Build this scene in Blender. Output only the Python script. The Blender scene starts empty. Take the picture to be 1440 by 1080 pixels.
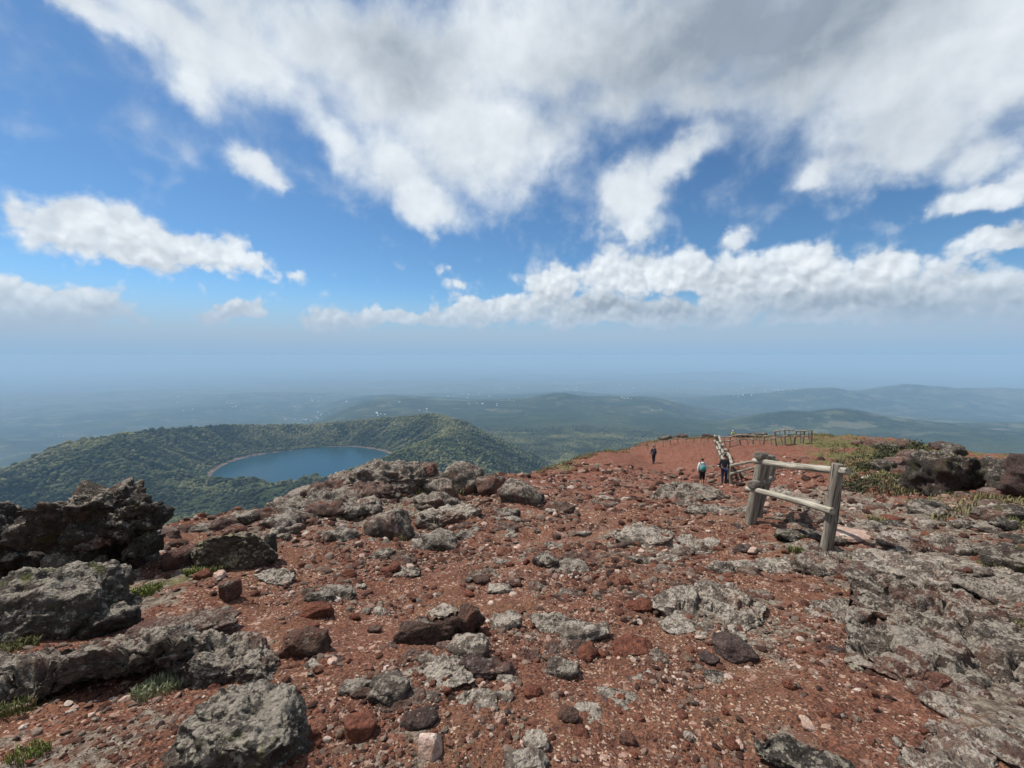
import bpy, bmesh, math, random
import numpy as np
from mathutils import Vector, Matrix, Euler

sc = bpy.context.scene
COL = sc.collection
R = math.radians

# ------------------------------------------------------------------ camera
F_PX = 604.0                      # focal length in pixels of the 1440 px wide photograph
PITCH = R(3.79)
EYE = np.array([0.0, 0.0, 1.6])
cam_data = bpy.data.cameras.new('camera')
cam = bpy.data.objects.new('camera', cam_data)
COL.objects.link(cam)
cam.location = EYE
cam.rotation_euler = (R(90) - PITCH, 0, 0)
cam_data.sensor_width = 36.0
cam_data.lens = 36.0 * F_PX / 1440.0
cam_data.clip_start = 0.05
cam_data.clip_end = 400000
sc.camera = cam

# ------------------------------------------------------------------ render
sc.cycles.use_denoising = True
sc.cycles.max_bounces = 6
sc.cycles.diffuse_bounces = 3
sc.cycles.volume_bounces = 1
sc.cycles.use_adaptive_sampling = True
sc.cycles.adaptive_threshold = 0.02
sc.view_settings.view_transform = 'Standard'
sc.view_settings.look = 'None'
sc.view_settings.exposure = 0.26
sc.view_settings.gamma = 1.0

# ------------------------------------------------------------------ sun
SUN_EL = R(56)
SUN_AZ = R(-62)                   # clockwise from the viewing direction (+y); negative = left
sun_dir = Vector((math.sin(SUN_AZ) * math.cos(SUN_EL), math.cos(SUN_AZ) * math.cos(SUN_EL), math.sin(SUN_EL)))
sd = bpy.data.lights.new('sun', 'SUN')
sd.energy = 5.0
sd.angle = R(0.53)
sd.color = (1.0, 0.95, 0.88)
sun = bpy.data.objects.new('sun', sd)
COL.objects.link(sun)
sun.rotation_euler = sun_dir.to_track_quat('Z', 'Y').to_euler()
sun.location = (0, 0, 60)


# ------------------------------------------------------------------ node helper
class NB:
    """small builder for node trees"""
    def __init__(self, nt):
        self.nt = nt

    def node(self, typ, **kw):
        n = self.nt.nodes.new(typ)
        for k, v in kw.items():
            setattr(n, k, v)
        return n

    def put(self, sock, v):
        if isinstance(v, bpy.types.NodeSocket):
            self.nt.links.new(v, sock)
        elif v is not None:
            if isinstance(v, (tuple, list)) and len(v) == 3 and getattr(sock, 'type', '') == 'RGBA':
                v = (*v, 1.0)
            sock.default_value = v

    def m(self, op, a, b=None, c=None, clamp=False):
        n = self.node('ShaderNodeMath', operation=op)
        n.use_clamp = clamp
        self.put(n.inputs[0], a)
        if b is not None:
            self.put(n.inputs[1], b)
        if c is not None:
            self.put(n.inputs[2], c)
        return n.outputs[0]

    def vm(self, op, a, b=None, scale=None):
        n = self.node('ShaderNodeVectorMath', operation=op)
        self.put(n.inputs[0], a)
        if b is not None:
            self.put(n.inputs[1], b)
        if scale is not None:
            self.put(n.inputs[3], scale)
        return n.outputs[1] if op in ('LENGTH', 'DOT_PRODUCT') else n.outputs[0]

    def noise(self, vec, scale, detail=4, rough=0.5, dist=0.0, lac=2.0, w=None, color=False):
        n = self.node('ShaderNodeTexNoise')
        if w is not None:
            n.noise_dimensions = '4D'
            self.put(n.inputs['W'], w)
        self.put(n.inputs['Vector'], vec)
        self.put(n.inputs['Scale'], scale)
        n.inputs['Detail'].default_value = detail
        n.inputs['Roughness'].default_value = rough
        n.inputs['Distortion'].default_value = dist
        n.inputs['Lacunarity'].default_value = lac
        return n.outputs['Color'] if color else n.outputs['Fac']

    def voro(self, vec, scale, feature='F1', rnd=1.0, out='Distance'):
        n = self.node('ShaderNodeTexVoronoi', feature=feature)
        self.put(n.inputs['Vector'], vec)
        self.put(n.inputs['Scale'], scale)
        n.inputs['Randomness'].default_value = rnd
        return n.outputs[out]

    def smooth(self, v, lo, hi, tmin=0.0, tmax=1.0):
        n = self.node('ShaderNodeMapRange', interpolation_type='SMOOTHSTEP')
        self.put(n.inputs[0], v)
        self.put(n.inputs[1], lo)
        self.put(n.inputs[2], hi)
        n.inputs[3].default_value = tmin
        n.inputs[4].default_value = tmax
        return n.outputs[0]

    def lin(self, v, lo, hi, tmin=0.0, tmax=1.0):
        n = self.node('ShaderNodeMapRange')
        self.put(n.inputs[0], v)
        for i, q in enumerate((lo, hi, tmin, tmax)):
            self.put(n.inputs[i + 1], q)
        return n.outputs[0]

    def mix(self, f, a, b, blend='MIX'):
        n = self.node('ShaderNodeMix', data_type='RGBA', blend_type=blend)
        self.put(n.inputs[0], f)
        self.put(n.inputs[6], a)
        self.put(n.inputs[7], b)
        return n.outputs[2]

    def ramp(self, f, stops, interp='LINEAR'):
        n = self.node('ShaderNodeValToRGB')
        cr = n.color_ramp
        cr.interpolation = interp
        while len(cr.elements) < len(stops):
            cr.elements.new(0.5)
        for e, (p, c) in zip(cr.elements, stops):
            e.position = p
            e.color = (*c, 1) if len(c) == 3 else c
        self.put(n.inputs[0], f)
        return n.outputs[0]


# ------------------------------------------------------------------ pixel rays
def ray(px, py):
    u = (px - 720.0) / F_PX
    v = (540.0 - py) / F_PX
    return np.array([u, math.cos(PITCH) + v * math.sin(PITCH), -math.sin(PITCH) + v * math.cos(PITCH)])


def at(px, py, depth):
    d = ray(px, py)
    return EYE + d * (depth / d[1])


def azel(px, py):
    d = ray(px, py)
    d = d / np.linalg.norm(d)
    return math.atan2(d[0], d[1]), math.asin(d[2])


# ------------------------------------------------------------------ world: clear sky with cumulus
world = bpy.data.worlds.new('World')
sc.world = world
world.use_nodes = True
wt = world.node_tree
wt.nodes.clear()
W = NB(wt)
sky = W.node('ShaderNodeTexSky', sky_type='NISHITA')
sky.sun_disc = False
sky.sun_elevation = SUN_EL
sky.sun_rotation = SUN_AZ
sky.altitude = 1700
sky.air_density = 1.0
sky.dust_density = 0.6
sky.ozone_density = 2.2
geo = W.node('ShaderNodeTexCoord')
dirv = W.vm('NORMALIZE', geo.outputs['Generated'])
sep = W.node('ShaderNodeSeparateXYZ')
wt.links.new(dirv, sep.inputs[0])
dx, dy, dz = sep.outputs
# ragged edges: the direction is warped before the cloud masses are looked up
warpc = W.noise(dirv, 5.5, 6, 0.58, color=True)
warp = W.vm('SCALE', W.vm('SUBTRACT', warpc, (0.5, 0.5, 0.5)), scale=0.15)
dw = W.vm('ADD', dirv, warp)
sep2 = W.node('ShaderNodeSeparateXYZ')
wt.links.new(dw, sep2.inputs[0])
az = W.m('ARCTAN2', sep2.outputs[0], sep2.outputs[1])
el = W.m('ARCSINE', sep2.outputs[2])


def blob_sum(blobs):
    tot = None
    for (px, py, wx, wy, rot, amp) in blobs:
        a0, e0 = azel(px, py)
        a1, _ = azel(px + wx, py)
        a2, _ = azel(px - wx, py)
        _, e1 = azel(px, py - wy)
        _, e2 = azel(px, py + wy)
        sx = abs(a1 - a2) / 2
        sy = abs(e1 - e2) / 2
        da = W.m('SUBTRACT', az, a0)
        de = W.m('SUBTRACT', el, e0)
        if rot:
            c, s = math.cos(R(rot)), math.sin(R(rot))
            ra = W.m('MULTIPLY_ADD', da, c / sx, W.m('MULTIPLY', de, s / sx))
            re = W.m('MULTIPLY_ADD', da, -s / sy, W.m('MULTIPLY', de, c / sy))
        else:
            ra = W.m('MULTIPLY', da, 1 / sx)
            re = W.m('MULTIPLY', de, 1 / sy)
        q = W.m('MULTIPLY_ADD', ra, ra, W.m('MULTIPLY', re, re))
        g = W.m('POWER', 0.5, q)
        g = W.m('MULTIPLY', g, amp)
        tot = g if tot is None else W.m('SMOOTH_MAX', tot, g, 0.34)
    return tot


CLOUDS = [  # px, py, half width, half height, tilt, weight
    (120, 5, 90, 30, -18, .9), (220, 40, 110, 50, -18, .9), (255, 115, 60, 45, -20, .85), (340, 75, 110, 75, -15, .9), (480, 60, 160, 90, 0, .95), (590, 100, 170, 110, 0, .95), (470, 180, 70, 45, -30, .8),
    (550, 225, 75, 60, -35, .85), (600, 285, 62, 48, -30, .9), (690, 190, 120, 85, 0, .9), (640, 170, 110, 90, -20, .9), (770, 215, 80, 45, 25, .75), (760, 60, 200, 100, 0, .95), (930, 60, 240, 100, 0, .95),
    (870, 140, 100, 55, 12, .8), (1000, 130, 120, 45, 0, .8), (1180, 60, 180, 120, 0, .95), (1270, 190, 130, 62, 0, .85), (1250, 110, 170, 120, 0, .9), (1420, 60, 130, 110, 0, .95), (1390, 215, 90, 50, 0, .65),
    (1145, 232, 44, 26, 0, .8), (1395, 280, 95, 28, 15, .85), (1405, 350, 60, 18, 8, .85), (760, -240, 900, 190, 0, .95),
    (885, 270, 58, 44, 25, .9), (962, 222, 56, 26, 38, .85), (880, 318, 42, 24, 0, .75), (1005, 192, 18, 24, 0, .5),
    (350, 248, 50, 26, -15, .85), (385, 270, 24, 10, 0, .6), (30, 300, 45, 24, 0, .65), (100, 312, 60, 42, -10, .98), (200, 340, 100, 36, -12, 1.0), (310, 362, 84, 28, -12, .98), (385, 376, 34, 16, 0, .75),
    (50, 425, 130, 38, -6, 1.0), (150, 442, 50, 18, 0, .65), (330, 444, 52, 15, 0, .85), (460, 440, 42, 16, 0, .95), (570, 446, 90, 12, 0, .85),
    (690, 438, 80, 18, 0, .92), (780, 405, 56, 30, 8, .92), (880, 380, 62, 32, 6, .95), (960, 375, 50, 28, 0, .9), (1040, 395, 70, 36, 0, .92),
    (1130, 385, 54, 40, 0, .92), (1235, 385, 60, 30, 20, .92), (1330, 412, 90, 34, 0, .92), (1430, 420, 90, 38, 0, .92),
    (900, 435, 260, 22, 0, .9), (1250, 436, 260, 28, 0, .9), (1048, 343, 26, 22, 0, .75), (612, 378, 16, 10, 0, .5), (640, 400, 22, 12, 0, .5),
]
SHADES = [  # grey undersides of the thick clouds
    (560, 70, 130, 75, 0, .85), (1030, 60, 230, 130, 0, 1.15), (840, 130, 110, 80, 0, .75), (900, 428, 170, 24, 0, 1.0), (1120, 432, 130, 26, 0, .85), (1340, 436, 170, 34, 0, .9), (1010, 385, 40, 30, 0, .5), (1180, 415, 60, 22, 0, .5),
    (220, 372, 150, 14, -10, .45), (60, 452, 140, 22, 0, .65), (1260, 200, 150, 80, 0, .55), (1400, 330, 70, 24, 0, .5), (1400, 180, 90, 50, 0, .4),
    (700, 448, 130, 10, 0, .5), (760, -240, 700, 170, 0, .5), (880, 345, 44, 18, 0, .4), (330, 452, 50, 8, 0, .4),
]
dens = blob_sum(CLOUDS)
shade = blob_sum(SHADES)
# the same kind of cloud goes on behind the camera
behind = W.smooth(dy, 0.45, -0.1)
broad = W.noise(dirv, 2.2, 3, 0.5)
dens = W.m('ADD', dens, W.m('MULTIPLY', behind, W.smooth(broad, 0.42, 0.66)))
dstr = W.vm('MULTIPLY', dirv, (1.0, 1.0, 1.6))
detail = W.noise(dstr, 4.2, 7, 0.54, 0.25)
billow = W.noise(dirv, 13.0, 6, 0.52, 0.25)
dd = W.m('ADD', W.m('MULTIPLY_ADD', W.m('SUBTRACT', detail, 0.5), 0.46, dens), W.m('MULTIPLY', W.m('SUBTRACT', billow, 0.5), 0.5))
wob = W.vm('ADD', dirv, W.vm('SCALE', W.vm('SUBTRACT', W.noise(dirv, 22.0, 3, 0.5, color=True), (0.5, 0.5, 0.5)), scale=0.035))


def puffs(v):
    return W.m('MULTIPLY_ADD', W.voro(v, 60.0), -0.55, W.m('MULTIPLY_ADD', W.voro(v, 24.0), -1.0, 0.70))


puff = puffs(wob)
curl = W.noise(dirv, 36.0, 4, 0.5, 0.2)
low = W.m('MULTIPLY', W.smooth(dz, 0.36, 0.13), W.smooth(dens, 0.12, 0.45))
dd = W.m('MULTIPLY_ADD', W.m('MULTIPLY', puff, low), 0.34, dd)
dd = W.m('MULTIPLY_ADD', W.m('SUBTRACT', curl, 0.5), 0.16, dd)
alpha = W.smooth(dd, W.smooth(dz, 0.5, 0.12, 0.17, 0.30), W.smooth(dz, 0.5, 0.12, 0.82, 0.56))
alpha = W.m('MULTIPLY', alpha, W.smooth(dz, -0.01, 0.05))
# lit from the upper left: compare the fine structure with itself a little towards the sun
lit = W.m('SUBTRACT', billow, W.noise(W.vm('ADD', dirv, (-0.012, 0.004, 0.02)), 13.0, 6, 0.52, 0.25))
soft = W.noise(dstr, 3.4, 4, 0.5, 0.3, w=3.0)
shade2 = W.m('MULTIPLY_ADD', W.m('SUBTRACT', detail, 0.5), 0.62, W.m('MULTIPLY', shade, W.smooth(soft, 0.30, 0.70, 0.85, 1.2)))
relief = W.m('MULTIPLY', W.m('SUBTRACT', puff, puffs(W.vm('ADD', wob, (-0.006, 0.002, 0.012)))), low)
shade3 = W.m('SUBTRACT', W.m('MULTIPLY', shade2, 0.92), W.m('MULTIPLY_ADD', relief, 0.55, W.m('MULTIPLY', lit, 0.6)), clamp=True)
thin = W.smooth(dd, 0.3, 0.95)
cl_col = W.mix(shade3, (12.2, 13.0, 13.6), (4.0, 4.85, 5.9))
cl_col = W.mix(W.m('MULTIPLY', W.m('SUBTRACT', 1.0, thin), 0.5), cl_col, (7.8, 9.0, 10.4))
skyc = W.mix(1.0, sky.outputs[0], (0.95, 1.34, 1.54), 'MULTIPLY')
col = W.mix(W.m('MULTIPLY', alpha, 0.97), skyc, cl_col)
# the pale band of far-off air above the horizon
hz = W.smooth(dz, 0.15, 0.03)
col = W.mix(W.m('MULTIPLY', hz, 0.97), col, (5.0, 6.75, 8.8))
col = W.mix(W.smooth(dz, 0.05, 0.0), col, (4.1, 6.4, 9.15))
bg = W.node('ShaderNodeBackground')
wt.links.new(col, bg.inputs[0])
bg.inputs[1].default_value = 0.062
wo = W.node('ShaderNodeOutputWorld')
wt.links.new(bg.outputs[0], wo.inputs[0])
world.cycles.sampling_method = 'MANUAL'
world.cycles.sample_map_resolution = 1024


# ------------------------------------------------------------------ numpy noise
def _h(ix, iy, iz, seed):
    h = (ix.astype(np.uint32) * np.uint32(374761393) + iy.astype(np.uint32) * np.uint32(668265263)
         + iz.astype(np.uint32) * np.uint32(2147483647 - 1640531) + np.uint32((seed * 974711 + 12345) & 0xffffffff))
    h = (h ^ (h >> np.uint32(13))) * np.uint32(1274126177)
    h = (h ^ (h >> np.uint32(16))) * np.uint32(2246822519)
    return h ^ (h >> np.uint32(15))


_G = np.array([[1, 1, 0], [-1, 1, 0], [1, -1, 0], [-1, -1, 0], [1, 0, 1], [-1, 0, 1], [1, 0, -1], [-1, 0, -1],
               [0, 1, 1], [0, -1, 1], [0, 1, -1], [0, -1, -1], [1, 1, 0], [-1, 1, 0], [0, -1, 1], [0, -1, -1]], dtype=np.float32)


def gnoise(P, seed=0):
    P = np.asarray(P, dtype=np.float64)
    I = np.floor(P)
    f = (P - I).astype(np.float32)
    I = I.astype(np.int64)
    u = f * f * f * (f * (f * 6 - 15) + 10)
    out = np.zeros(len(P), np.float32)
    for cx in (0, 1):
        wx = u[:, 0] if cx else 1 - u[:, 0]
        for cy in (0, 1):
            wy = u[:, 1] if cy else 1 - u[:, 1]
            for cz in (0, 1):
                wz = u[:, 2] if cz else 1 - u[:, 2]
                g = _G[_h(I[:, 0] + cx, I[:, 1] + cy, I[:, 2] + cz, seed) & np.uint32(15)]
                out += wx * wy * wz * (g[:, 0] * (f[:, 0] - cx) + g[:, 1] * (f[:, 1] - cy) + g[:, 2] * (f[:, 2] - cz))
    return out


def fbm(P, octaves=4, gain=0.5, lac=2.03, seed=0, billow=False):
    P = np.asarray(P, dtype=np.float64)
    out = np.zeros(len(P), np.float32)
    a, s = 1.0, 1.0
    for o in range(octaves):
        n = gnoise(P * s + o * 17.3, seed + o)
        out += a * (np.abs(n) * 2 - 0.5 if billow else n)
        a *= gain
        s *= lac
    return out


def worley(P, seed=0):
    P = np.asarray(P, dtype=np.float64)
    I = np.floor(P).astype(np.int64)
    f1 = np.full(len(P), 9.0)
    f2 = np.full(len(P), 9.0)
    cid = np.zeros(len(P), np.uint32)
    for cx in (-1, 0, 1):
        for cy in (-1, 0, 1):
            for cz in (-1, 0, 1):
                J = I + np.array([cx, cy, cz])
                h = _h(J[:, 0], J[:, 1], J[:, 2], seed)
                q = np.stack([(h & np.uint32(1023)), (h >> np.uint32(10)) & np.uint32(1023), (h >> np.uint32(20)) & np.uint32(1023)], 1) / 1023.0
                d = np.linalg.norm(J + q - P, axis=1)
                near = d < f1
                f2 = np.where(near, f1, np.minimum(f2, d))
                cid = np.where(near, h, cid)
                f1 = np.where(near, d, f1)
    return f1, f2, (cid & np.uint32(65535)) / 65535.0


def P3(x, y, z=0.0):
    x = np.asarray(x, float)
    return np.stack([x, np.asarray(y, float), np.zeros_like(x) + z], 1)


def sstep(v, lo, hi):
    t = np.clip((v - lo) / (hi - lo), 0, 1)
    return t * t * (3 - 2 * t)


# ------------------------------------------------------------------ object helpers
def tag(o, label=None, cat=None, group=None, kind=None):
    if label:
        o['label'] = label
    if cat:
        o['category'] = cat
    if group:
        o['group'] = group
    if kind:
        o['kind'] = kind
    return o


def mesh_np(name, V, faces, smooth=True):
    """mesh from numpy arrays; faces is an (n,3) or (n,4) int array"""
    V = np.asarray(V, np.float32)
    faces = np.asarray(faces, np.int32)
    me = bpy.data.meshes.new(name)
    k = faces.shape[1]
    me.vertices.add(len(V))
    me.vertices.foreach_set('co', V.ravel())
    me.loops.add(faces.size)
    me.loops.foreach_set('vertex_index', faces.ravel())
    me.polygons.add(len(faces))
    me.polygons.foreach_set('loop_start', np.arange(0, faces.size, k, dtype=np.int32))
    if smooth:
        me.polygons.foreach_set('use_smooth', np.ones(len(faces), bool))
    me.update(calc_edges=True)
    return me


def obj(name, me, mat=None, parent=None):
    o = bpy.data.objects.new(name, me)
    COL.objects.link(o)
    if mat is not None and not me.materials:
        me.materials.append(mat)
    if parent is not None:
        o.parent = parent
    return o


def empty(name, loc, rz=0.0):
    o = bpy.data.objects.new(name, None)
    COL.objects.link(o)
    o.location = loc
    o.rotation_euler = (0, 0, rz)
    o.empty_display_size = 0.2
    return o


def float_attr(me, name, vals):
    a = me.attributes.new(name, 'FLOAT', 'POINT')
    a.data.foreach_set('value', np.asarray(vals, np.float32))


def grid_faces(nr, nc):
    i = np.arange(nr - 1)[:, None] * nc + np.arange(nc - 1)[None, :]
    i = i.ravel()
    return np.stack([i, i + 1, i + nc + 1, i + nc], 1)


def new_mat(name):
    m = bpy.data.materials.new(name)
    m.use_nodes = True
    m.node_tree.nodes.clear()
    b = NB(m.node_tree)
    out = b.node('ShaderNodeOutputMaterial')
    bs = b.node('ShaderNodeBsdfPrincipled')
    m.node_tree.links.new(bs.outputs[0], out.inputs[0])
    bs.inputs['Roughness'].default_value = 0.9
    bs.inputs['Specular IOR Level'].default_value = 0.25
    return m, b, bs


def bump(b, bs, height, dist, strength=1.0, normal=None):
    n = b.node('ShaderNodeBump')
    n.inputs['Strength'].default_value = strength
    n.inputs['Distance'].default_value = dist
    b.put(n.inputs['Height'], height)
    if normal is not None:
        b.put(n.inputs['Normal'], normal)
    b.put(bs.inputs['Normal'], n.outputs[0])
    return n.outputs[0]


# ------------------------------------------------------------------ summit ground: height function
CTRL = [  # pixel, pixel, depth (m) of bare ground seen in the photograph
    (720, 800, 5.4), (300, 800, 5.2), (1152, 775, 5.6), (1058, 735, 7.0), (720, 700, 11.5), (987, 684, 24), (1028, 681, 22.5),
    (918, 652, 38), (1100, 655, 24), (1100, 624, 40), (1005, 628, 40), (1000, 619, 46), (920, 625, 46), (760, 667, 28), (860, 637, 40), (1130, 616, 44), (540, 672, 13), (420, 716, 10),
    (330, 738, 8), (230, 752, 7), (1200, 692, 15), (1300, 692, 14), (1440, 692, 12), (1200, 622, 36), (1300, 640, 26), (1440, 660, 20), (1440, 800, 4.9), (0, 820, 5.4), (630, 720, 9.5), (850, 740, 8.2), (640, 690, 14),
]
_pts = [at(*c) for c in CTRL]
for (x, y) in ((0, 2), (-2, 2), (2, 2), (0, 0), (-3, 0), (3, 0), (0, -5), (-5, -5), (5, -5), (0, 3.5), (-10, -12), (10, -12), (8, 2), (14, 0), (-7, 0), (30, 0)):
    _pts.append(np.array([x, y, -0.2 * y]))
_pts = np.array(_pts)


def _wc(x, y):
    return np.stack([np.arcsinh(x / 4.0), np.arcsinh(y / 4.0)], 1)


def _tps(r2):
    return 0.5 * r2 * np.log(np.maximum(r2, 1e-12))


_pc = _wc(_pts[:, 0], _pts[:, 1])
_res = _pts[:, 2] + 0.2 * _pts[:, 1]
_n = len(_pc)
_A = np.zeros((_n + 3, _n + 3))
_A[:_n, :_n] = _tps(((_pc[:, None] - _pc[None]) ** 2).sum(2)) + np.eye(_n) * 0.004
_A[:_n, _n] = 1
_A[:_n, _n + 1:] = _pc
_A[_n:, :_n] = _A[:_n, _n:].T
_sol = np.linalg.solve(_A, np.concatenate([_res, np.zeros(3)]))

RIM = np.array([(-9, -14), (-8.6, 0), (-8.4, 4)] + [tuple(at(px, 700, d)[:2]) for px, d in (
    (100, 7.6), (230, 8.6), (330, 9.4), (420, 11.5), (540, 15.5), (650, 18.5), (705, 24), (765, 33), (860, 46), (920, 52), (1000, 52), (1140, 50),
    (1250, 41), (1310, 32), (1440, 24))] + [(36, 15), (38, 0), (34, -14)])


def rim_dist(x, y):
    """distance to the rim, positive outside"""
    best = np.full(len(x), 1e9)
    inside = np.zeros(len(x), bool)
    n = len(RIM)
    for i in range(n):
        a, b = RIM[i], RIM[(i + 1) % n]
        e = b - a
        t = np.clip(((x - a[0]) * e[0] + (y - a[1]) * e[1]) / (e @ e), 0, 1)
        best = np.minimum(best, (x - a[0] - t * e[0]) ** 2 + (y - a[1] - t * e[1]) ** 2)
        c = (a[1] > y) != (b[1] > y)
        with np.errstate(divide='ignore', invalid='ignore'):
            xi = (b[0] - a[0]) * (y - a[1]) / (b[1] - a[1] + 1e-12) + a[0]
        inside ^= c & (x < xi)
    d = np.sqrt(best)
    return np.where(inside, -d, d)


def ground_h(x, y, fine=True):
    x = np.atleast_1d(np.asarray(x, float))
    y = np.atleast_1d(np.asarray(y, float))
    d = rim_dist(x, y)
    out = np.empty(len(x))
    CH = 40000
    for s in range(0, len(x), CH):
        c = _wc(x[s:s + CH], y[s:s + CH])
        k = _tps(((c[:, None] - _pc[None]) ** 2).sum(2))
        out[s:s + CH] = k @ _sol[:_n] + _sol[_n] + c @ _sol[_n + 1:]
    z = -0.2 * y + out
    r = np.hypot(x, y)
    z += 0.10 * fbm(P3(x, y) / 2.4, 3, seed=3) * np.clip(r / 4, 0.3, 2.5)
    soft = 1.2 + 0.04 * r
    dd = d + soft * 0.5
    z -= 0.75 * np.where(dd > 0, dd * dd / (dd + soft), 0)
    if fine:
        z += 0.045 * fbm(P3(x, y) / 0.55, 4, 0.55, seed=11) * np.clip(r / 5, 0.6, 2)
        z += 0.012 * fbm(P3(x, y) / 0.11, 3, 0.6, seed=21, billow=True)
    return z


def hit(px, py, tmax=70.0):
    """first point of the ground on a ray through a pixel"""
    d = ray(px, py)
    t = np.geomspace(0.8, tmax, 260)
    for _ in range(2):
        Q = EYE + d * t[:, None]
        g = ground_h(Q[:, 0], Q[:, 1], fine=False)
        under = np.nonzero(Q[:, 2] < g)[0]
        i = under[0] if len(under) else len(t) - 1
        t = np.linspace(t[max(i - 1, 0)], t[i], 24)
    return Q[i]


# ------------------------------------------------------------------ far land: height function
LAKE_C = np.array([-888.0, 1838.0])
LAKE_Z = -460.0
_rim_tab = []   # (angle of the ridge seen from the lake's centre, radius, height of the crest)
for ang, rad, py in ((0, 600, 612), (22, 600, 596), (45, 600, 584), (62, 590, 589), (90, 590, 593), (115, 580, 598), (140, 590, 600), (165, 590, 601), (185, 600, 604),
                     (205, 610, 611), (225, 620, 626), (245, 610, 668), (270, 580, 695), (300, 560, 674), (330, 560, 634)):
    x = LAKE_C[0] + rad * math.cos(R(ang))
    y = LAKE_C[1] + rad * math.sin(R(ang))
    d = ray(720, py)
    _rim_tab.append((ang, rad, EYE[2] + d[2] / d[1] * y))
_rt = np.array(_rim_tab + [(360, _rim_tab[0][1], _rim_tab[0][2])])


def _cyc(deg, col):
    return np.interp(deg, _rt[:, 0], _rt[:, col])


HILLS = [  # px, py, depth, half widths (m) of hills beyond the lake
    (788, 555, 6500, 330, 500), (715, 572, 6200, 900, 700), (840, 566, 6900, 900, 600), (620, 590, 6400, 700, 600), (930, 572, 6600, 900, 700),
    (1150, 545, 9300, 800, 900), (1085, 556, 9300, 800, 900), (1215, 549, 9900, 700, 800), (1290, 543, 9300, 1000, 900), (1390, 547, 9500, 1100, 900), (1500, 556, 9800, 1300, 900),
    (1105, 575, 4300, 420, 350), (1180, 577, 4200, 420, 350), (1265, 586, 3900, 400, 330), (1340, 602, 3650, 400, 330), (1420, 622, 3400, 400, 300), (1520, 648, 3200, 400, 300), (1010, 588, 4400, 450, 330), (930, 598, 4300, 400, 300),
    (10, 612, 5400, 700, 500), (-120, 612, 5400, 700, 500), (210, 549, 21000, 2200, 1500), (60, 552, 23000, 3000, 1500), (1000, 520, 26000, 2500, 1500), (560, 522, 30000, 4000, 1500),
]


def plateau(x, y):
    base = np.interp(y, [0, 900, 1800, 2600, 4000, 7000, 9000, 14000, 90000], [-430, -440, -560, -640, -690, -760, -950, -1240, -1300])
    left = sstep(-x - 0.22 * y - 500, 0, 1800) * sstep(y, 1800, 3600)
    base = base * (1 - left) + np.minimum(base, -1150) * left
    right = sstep(x - 0.30 * y, 0, 1600) * sstep(y, 4300, 5600)
    return base * (1 - right) + np.minimum(base, -1020) * right


def far_h(x, y, fine=True):
    x = np.asarray(x, float)
    y = np.asarray(y, float)
    r = np.hypot(x, y)
    pl = plateau(x, y)
    for (px, py, dep, sx, sy) in HILLS:
        c = at(px, py, dep)
        amp = c[2] - plateau(np.array([c[0]]), np.array([c[1]]))[0]
        q = ((x - c[0]) / sx) ** 2 + ((y - c[1]) / sy) ** 2
        hill = amp * np.exp(-q * 0.5)
        pl = np.maximum(pl, plateau(x, y) + hill) * 0.75 + np.logaddexp((pl - plateau(x, y)) / 25, hill / 25) * 25 * 0.25 + plateau(x, y) * 0.25
    pl = pl + 70 * fbm(P3(x, y) / 2600, 5, 0.5, seed=31) * np.clip(r / 4000, 0.4, 1.6)
    cone = -32 - 0.46 * (r - 50)
    z = np.maximum(cone, pl)
    # crater with its lake
    ex = x - LAKE_C[0]
    ey = y - LAKE_C[1]
    rho = np.hypot(ex, ey)
    deg = np.degrees(np.arctan2(ey, ex)) % 360
    rad = _cyc(deg, 1)
    top = _cyc(deg, 2)
    nz = fbm(P3(x, y) / 420, 4, 0.5, seed=41)
    lake_r = 308 + 22 * np.sin(np.radians(deg) * 2 + 0.6) + 8 * np.sin(np.radians(deg) * 5)
    t = np.clip((rho - lake_r) / (rad - lake_r), 0, 1)
    inner = LAKE_Z - 3 + (top - LAKE_Z + 3) * (t ** 1.25) - 0.10 * np.maximum(lake_r - rho, 0)
    gull = fbm(np.stack([np.cos(np.radians(deg)) * 7, np.sin(np.radians(deg)) * 7, rho / 900], 1), 3, 0.5, seed=47)
    out_drop = (rho - rad)
    outer = top - 0.46 * out_drop * out_drop / (out_drop + 60.0) + 48 * gull * sstep(out_drop, 0, 200)
    inner = inner + 40 * gull * sstep(t, 0.05, 0.4) * (1 - sstep(t, 0.75, 1.0))
    cr = np.where(rho < rad, inner, outer) + 7 * nz * sstep(t, 0.05, 0.3)
    z = np.where(rho < rad, cr, np.maximum(z, cr))
    if fine:
        z = z + 5 * fbm(P3(x, y) / 130, 4, 0.55, seed=51) * sstep(r, 200, 900) * np.where(rho < lake_r * 1.05, 0, 1)
    return z - r * r / 1.49e7, rho / lake_r, np.where(rho < rad, t, 1.0)


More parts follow.
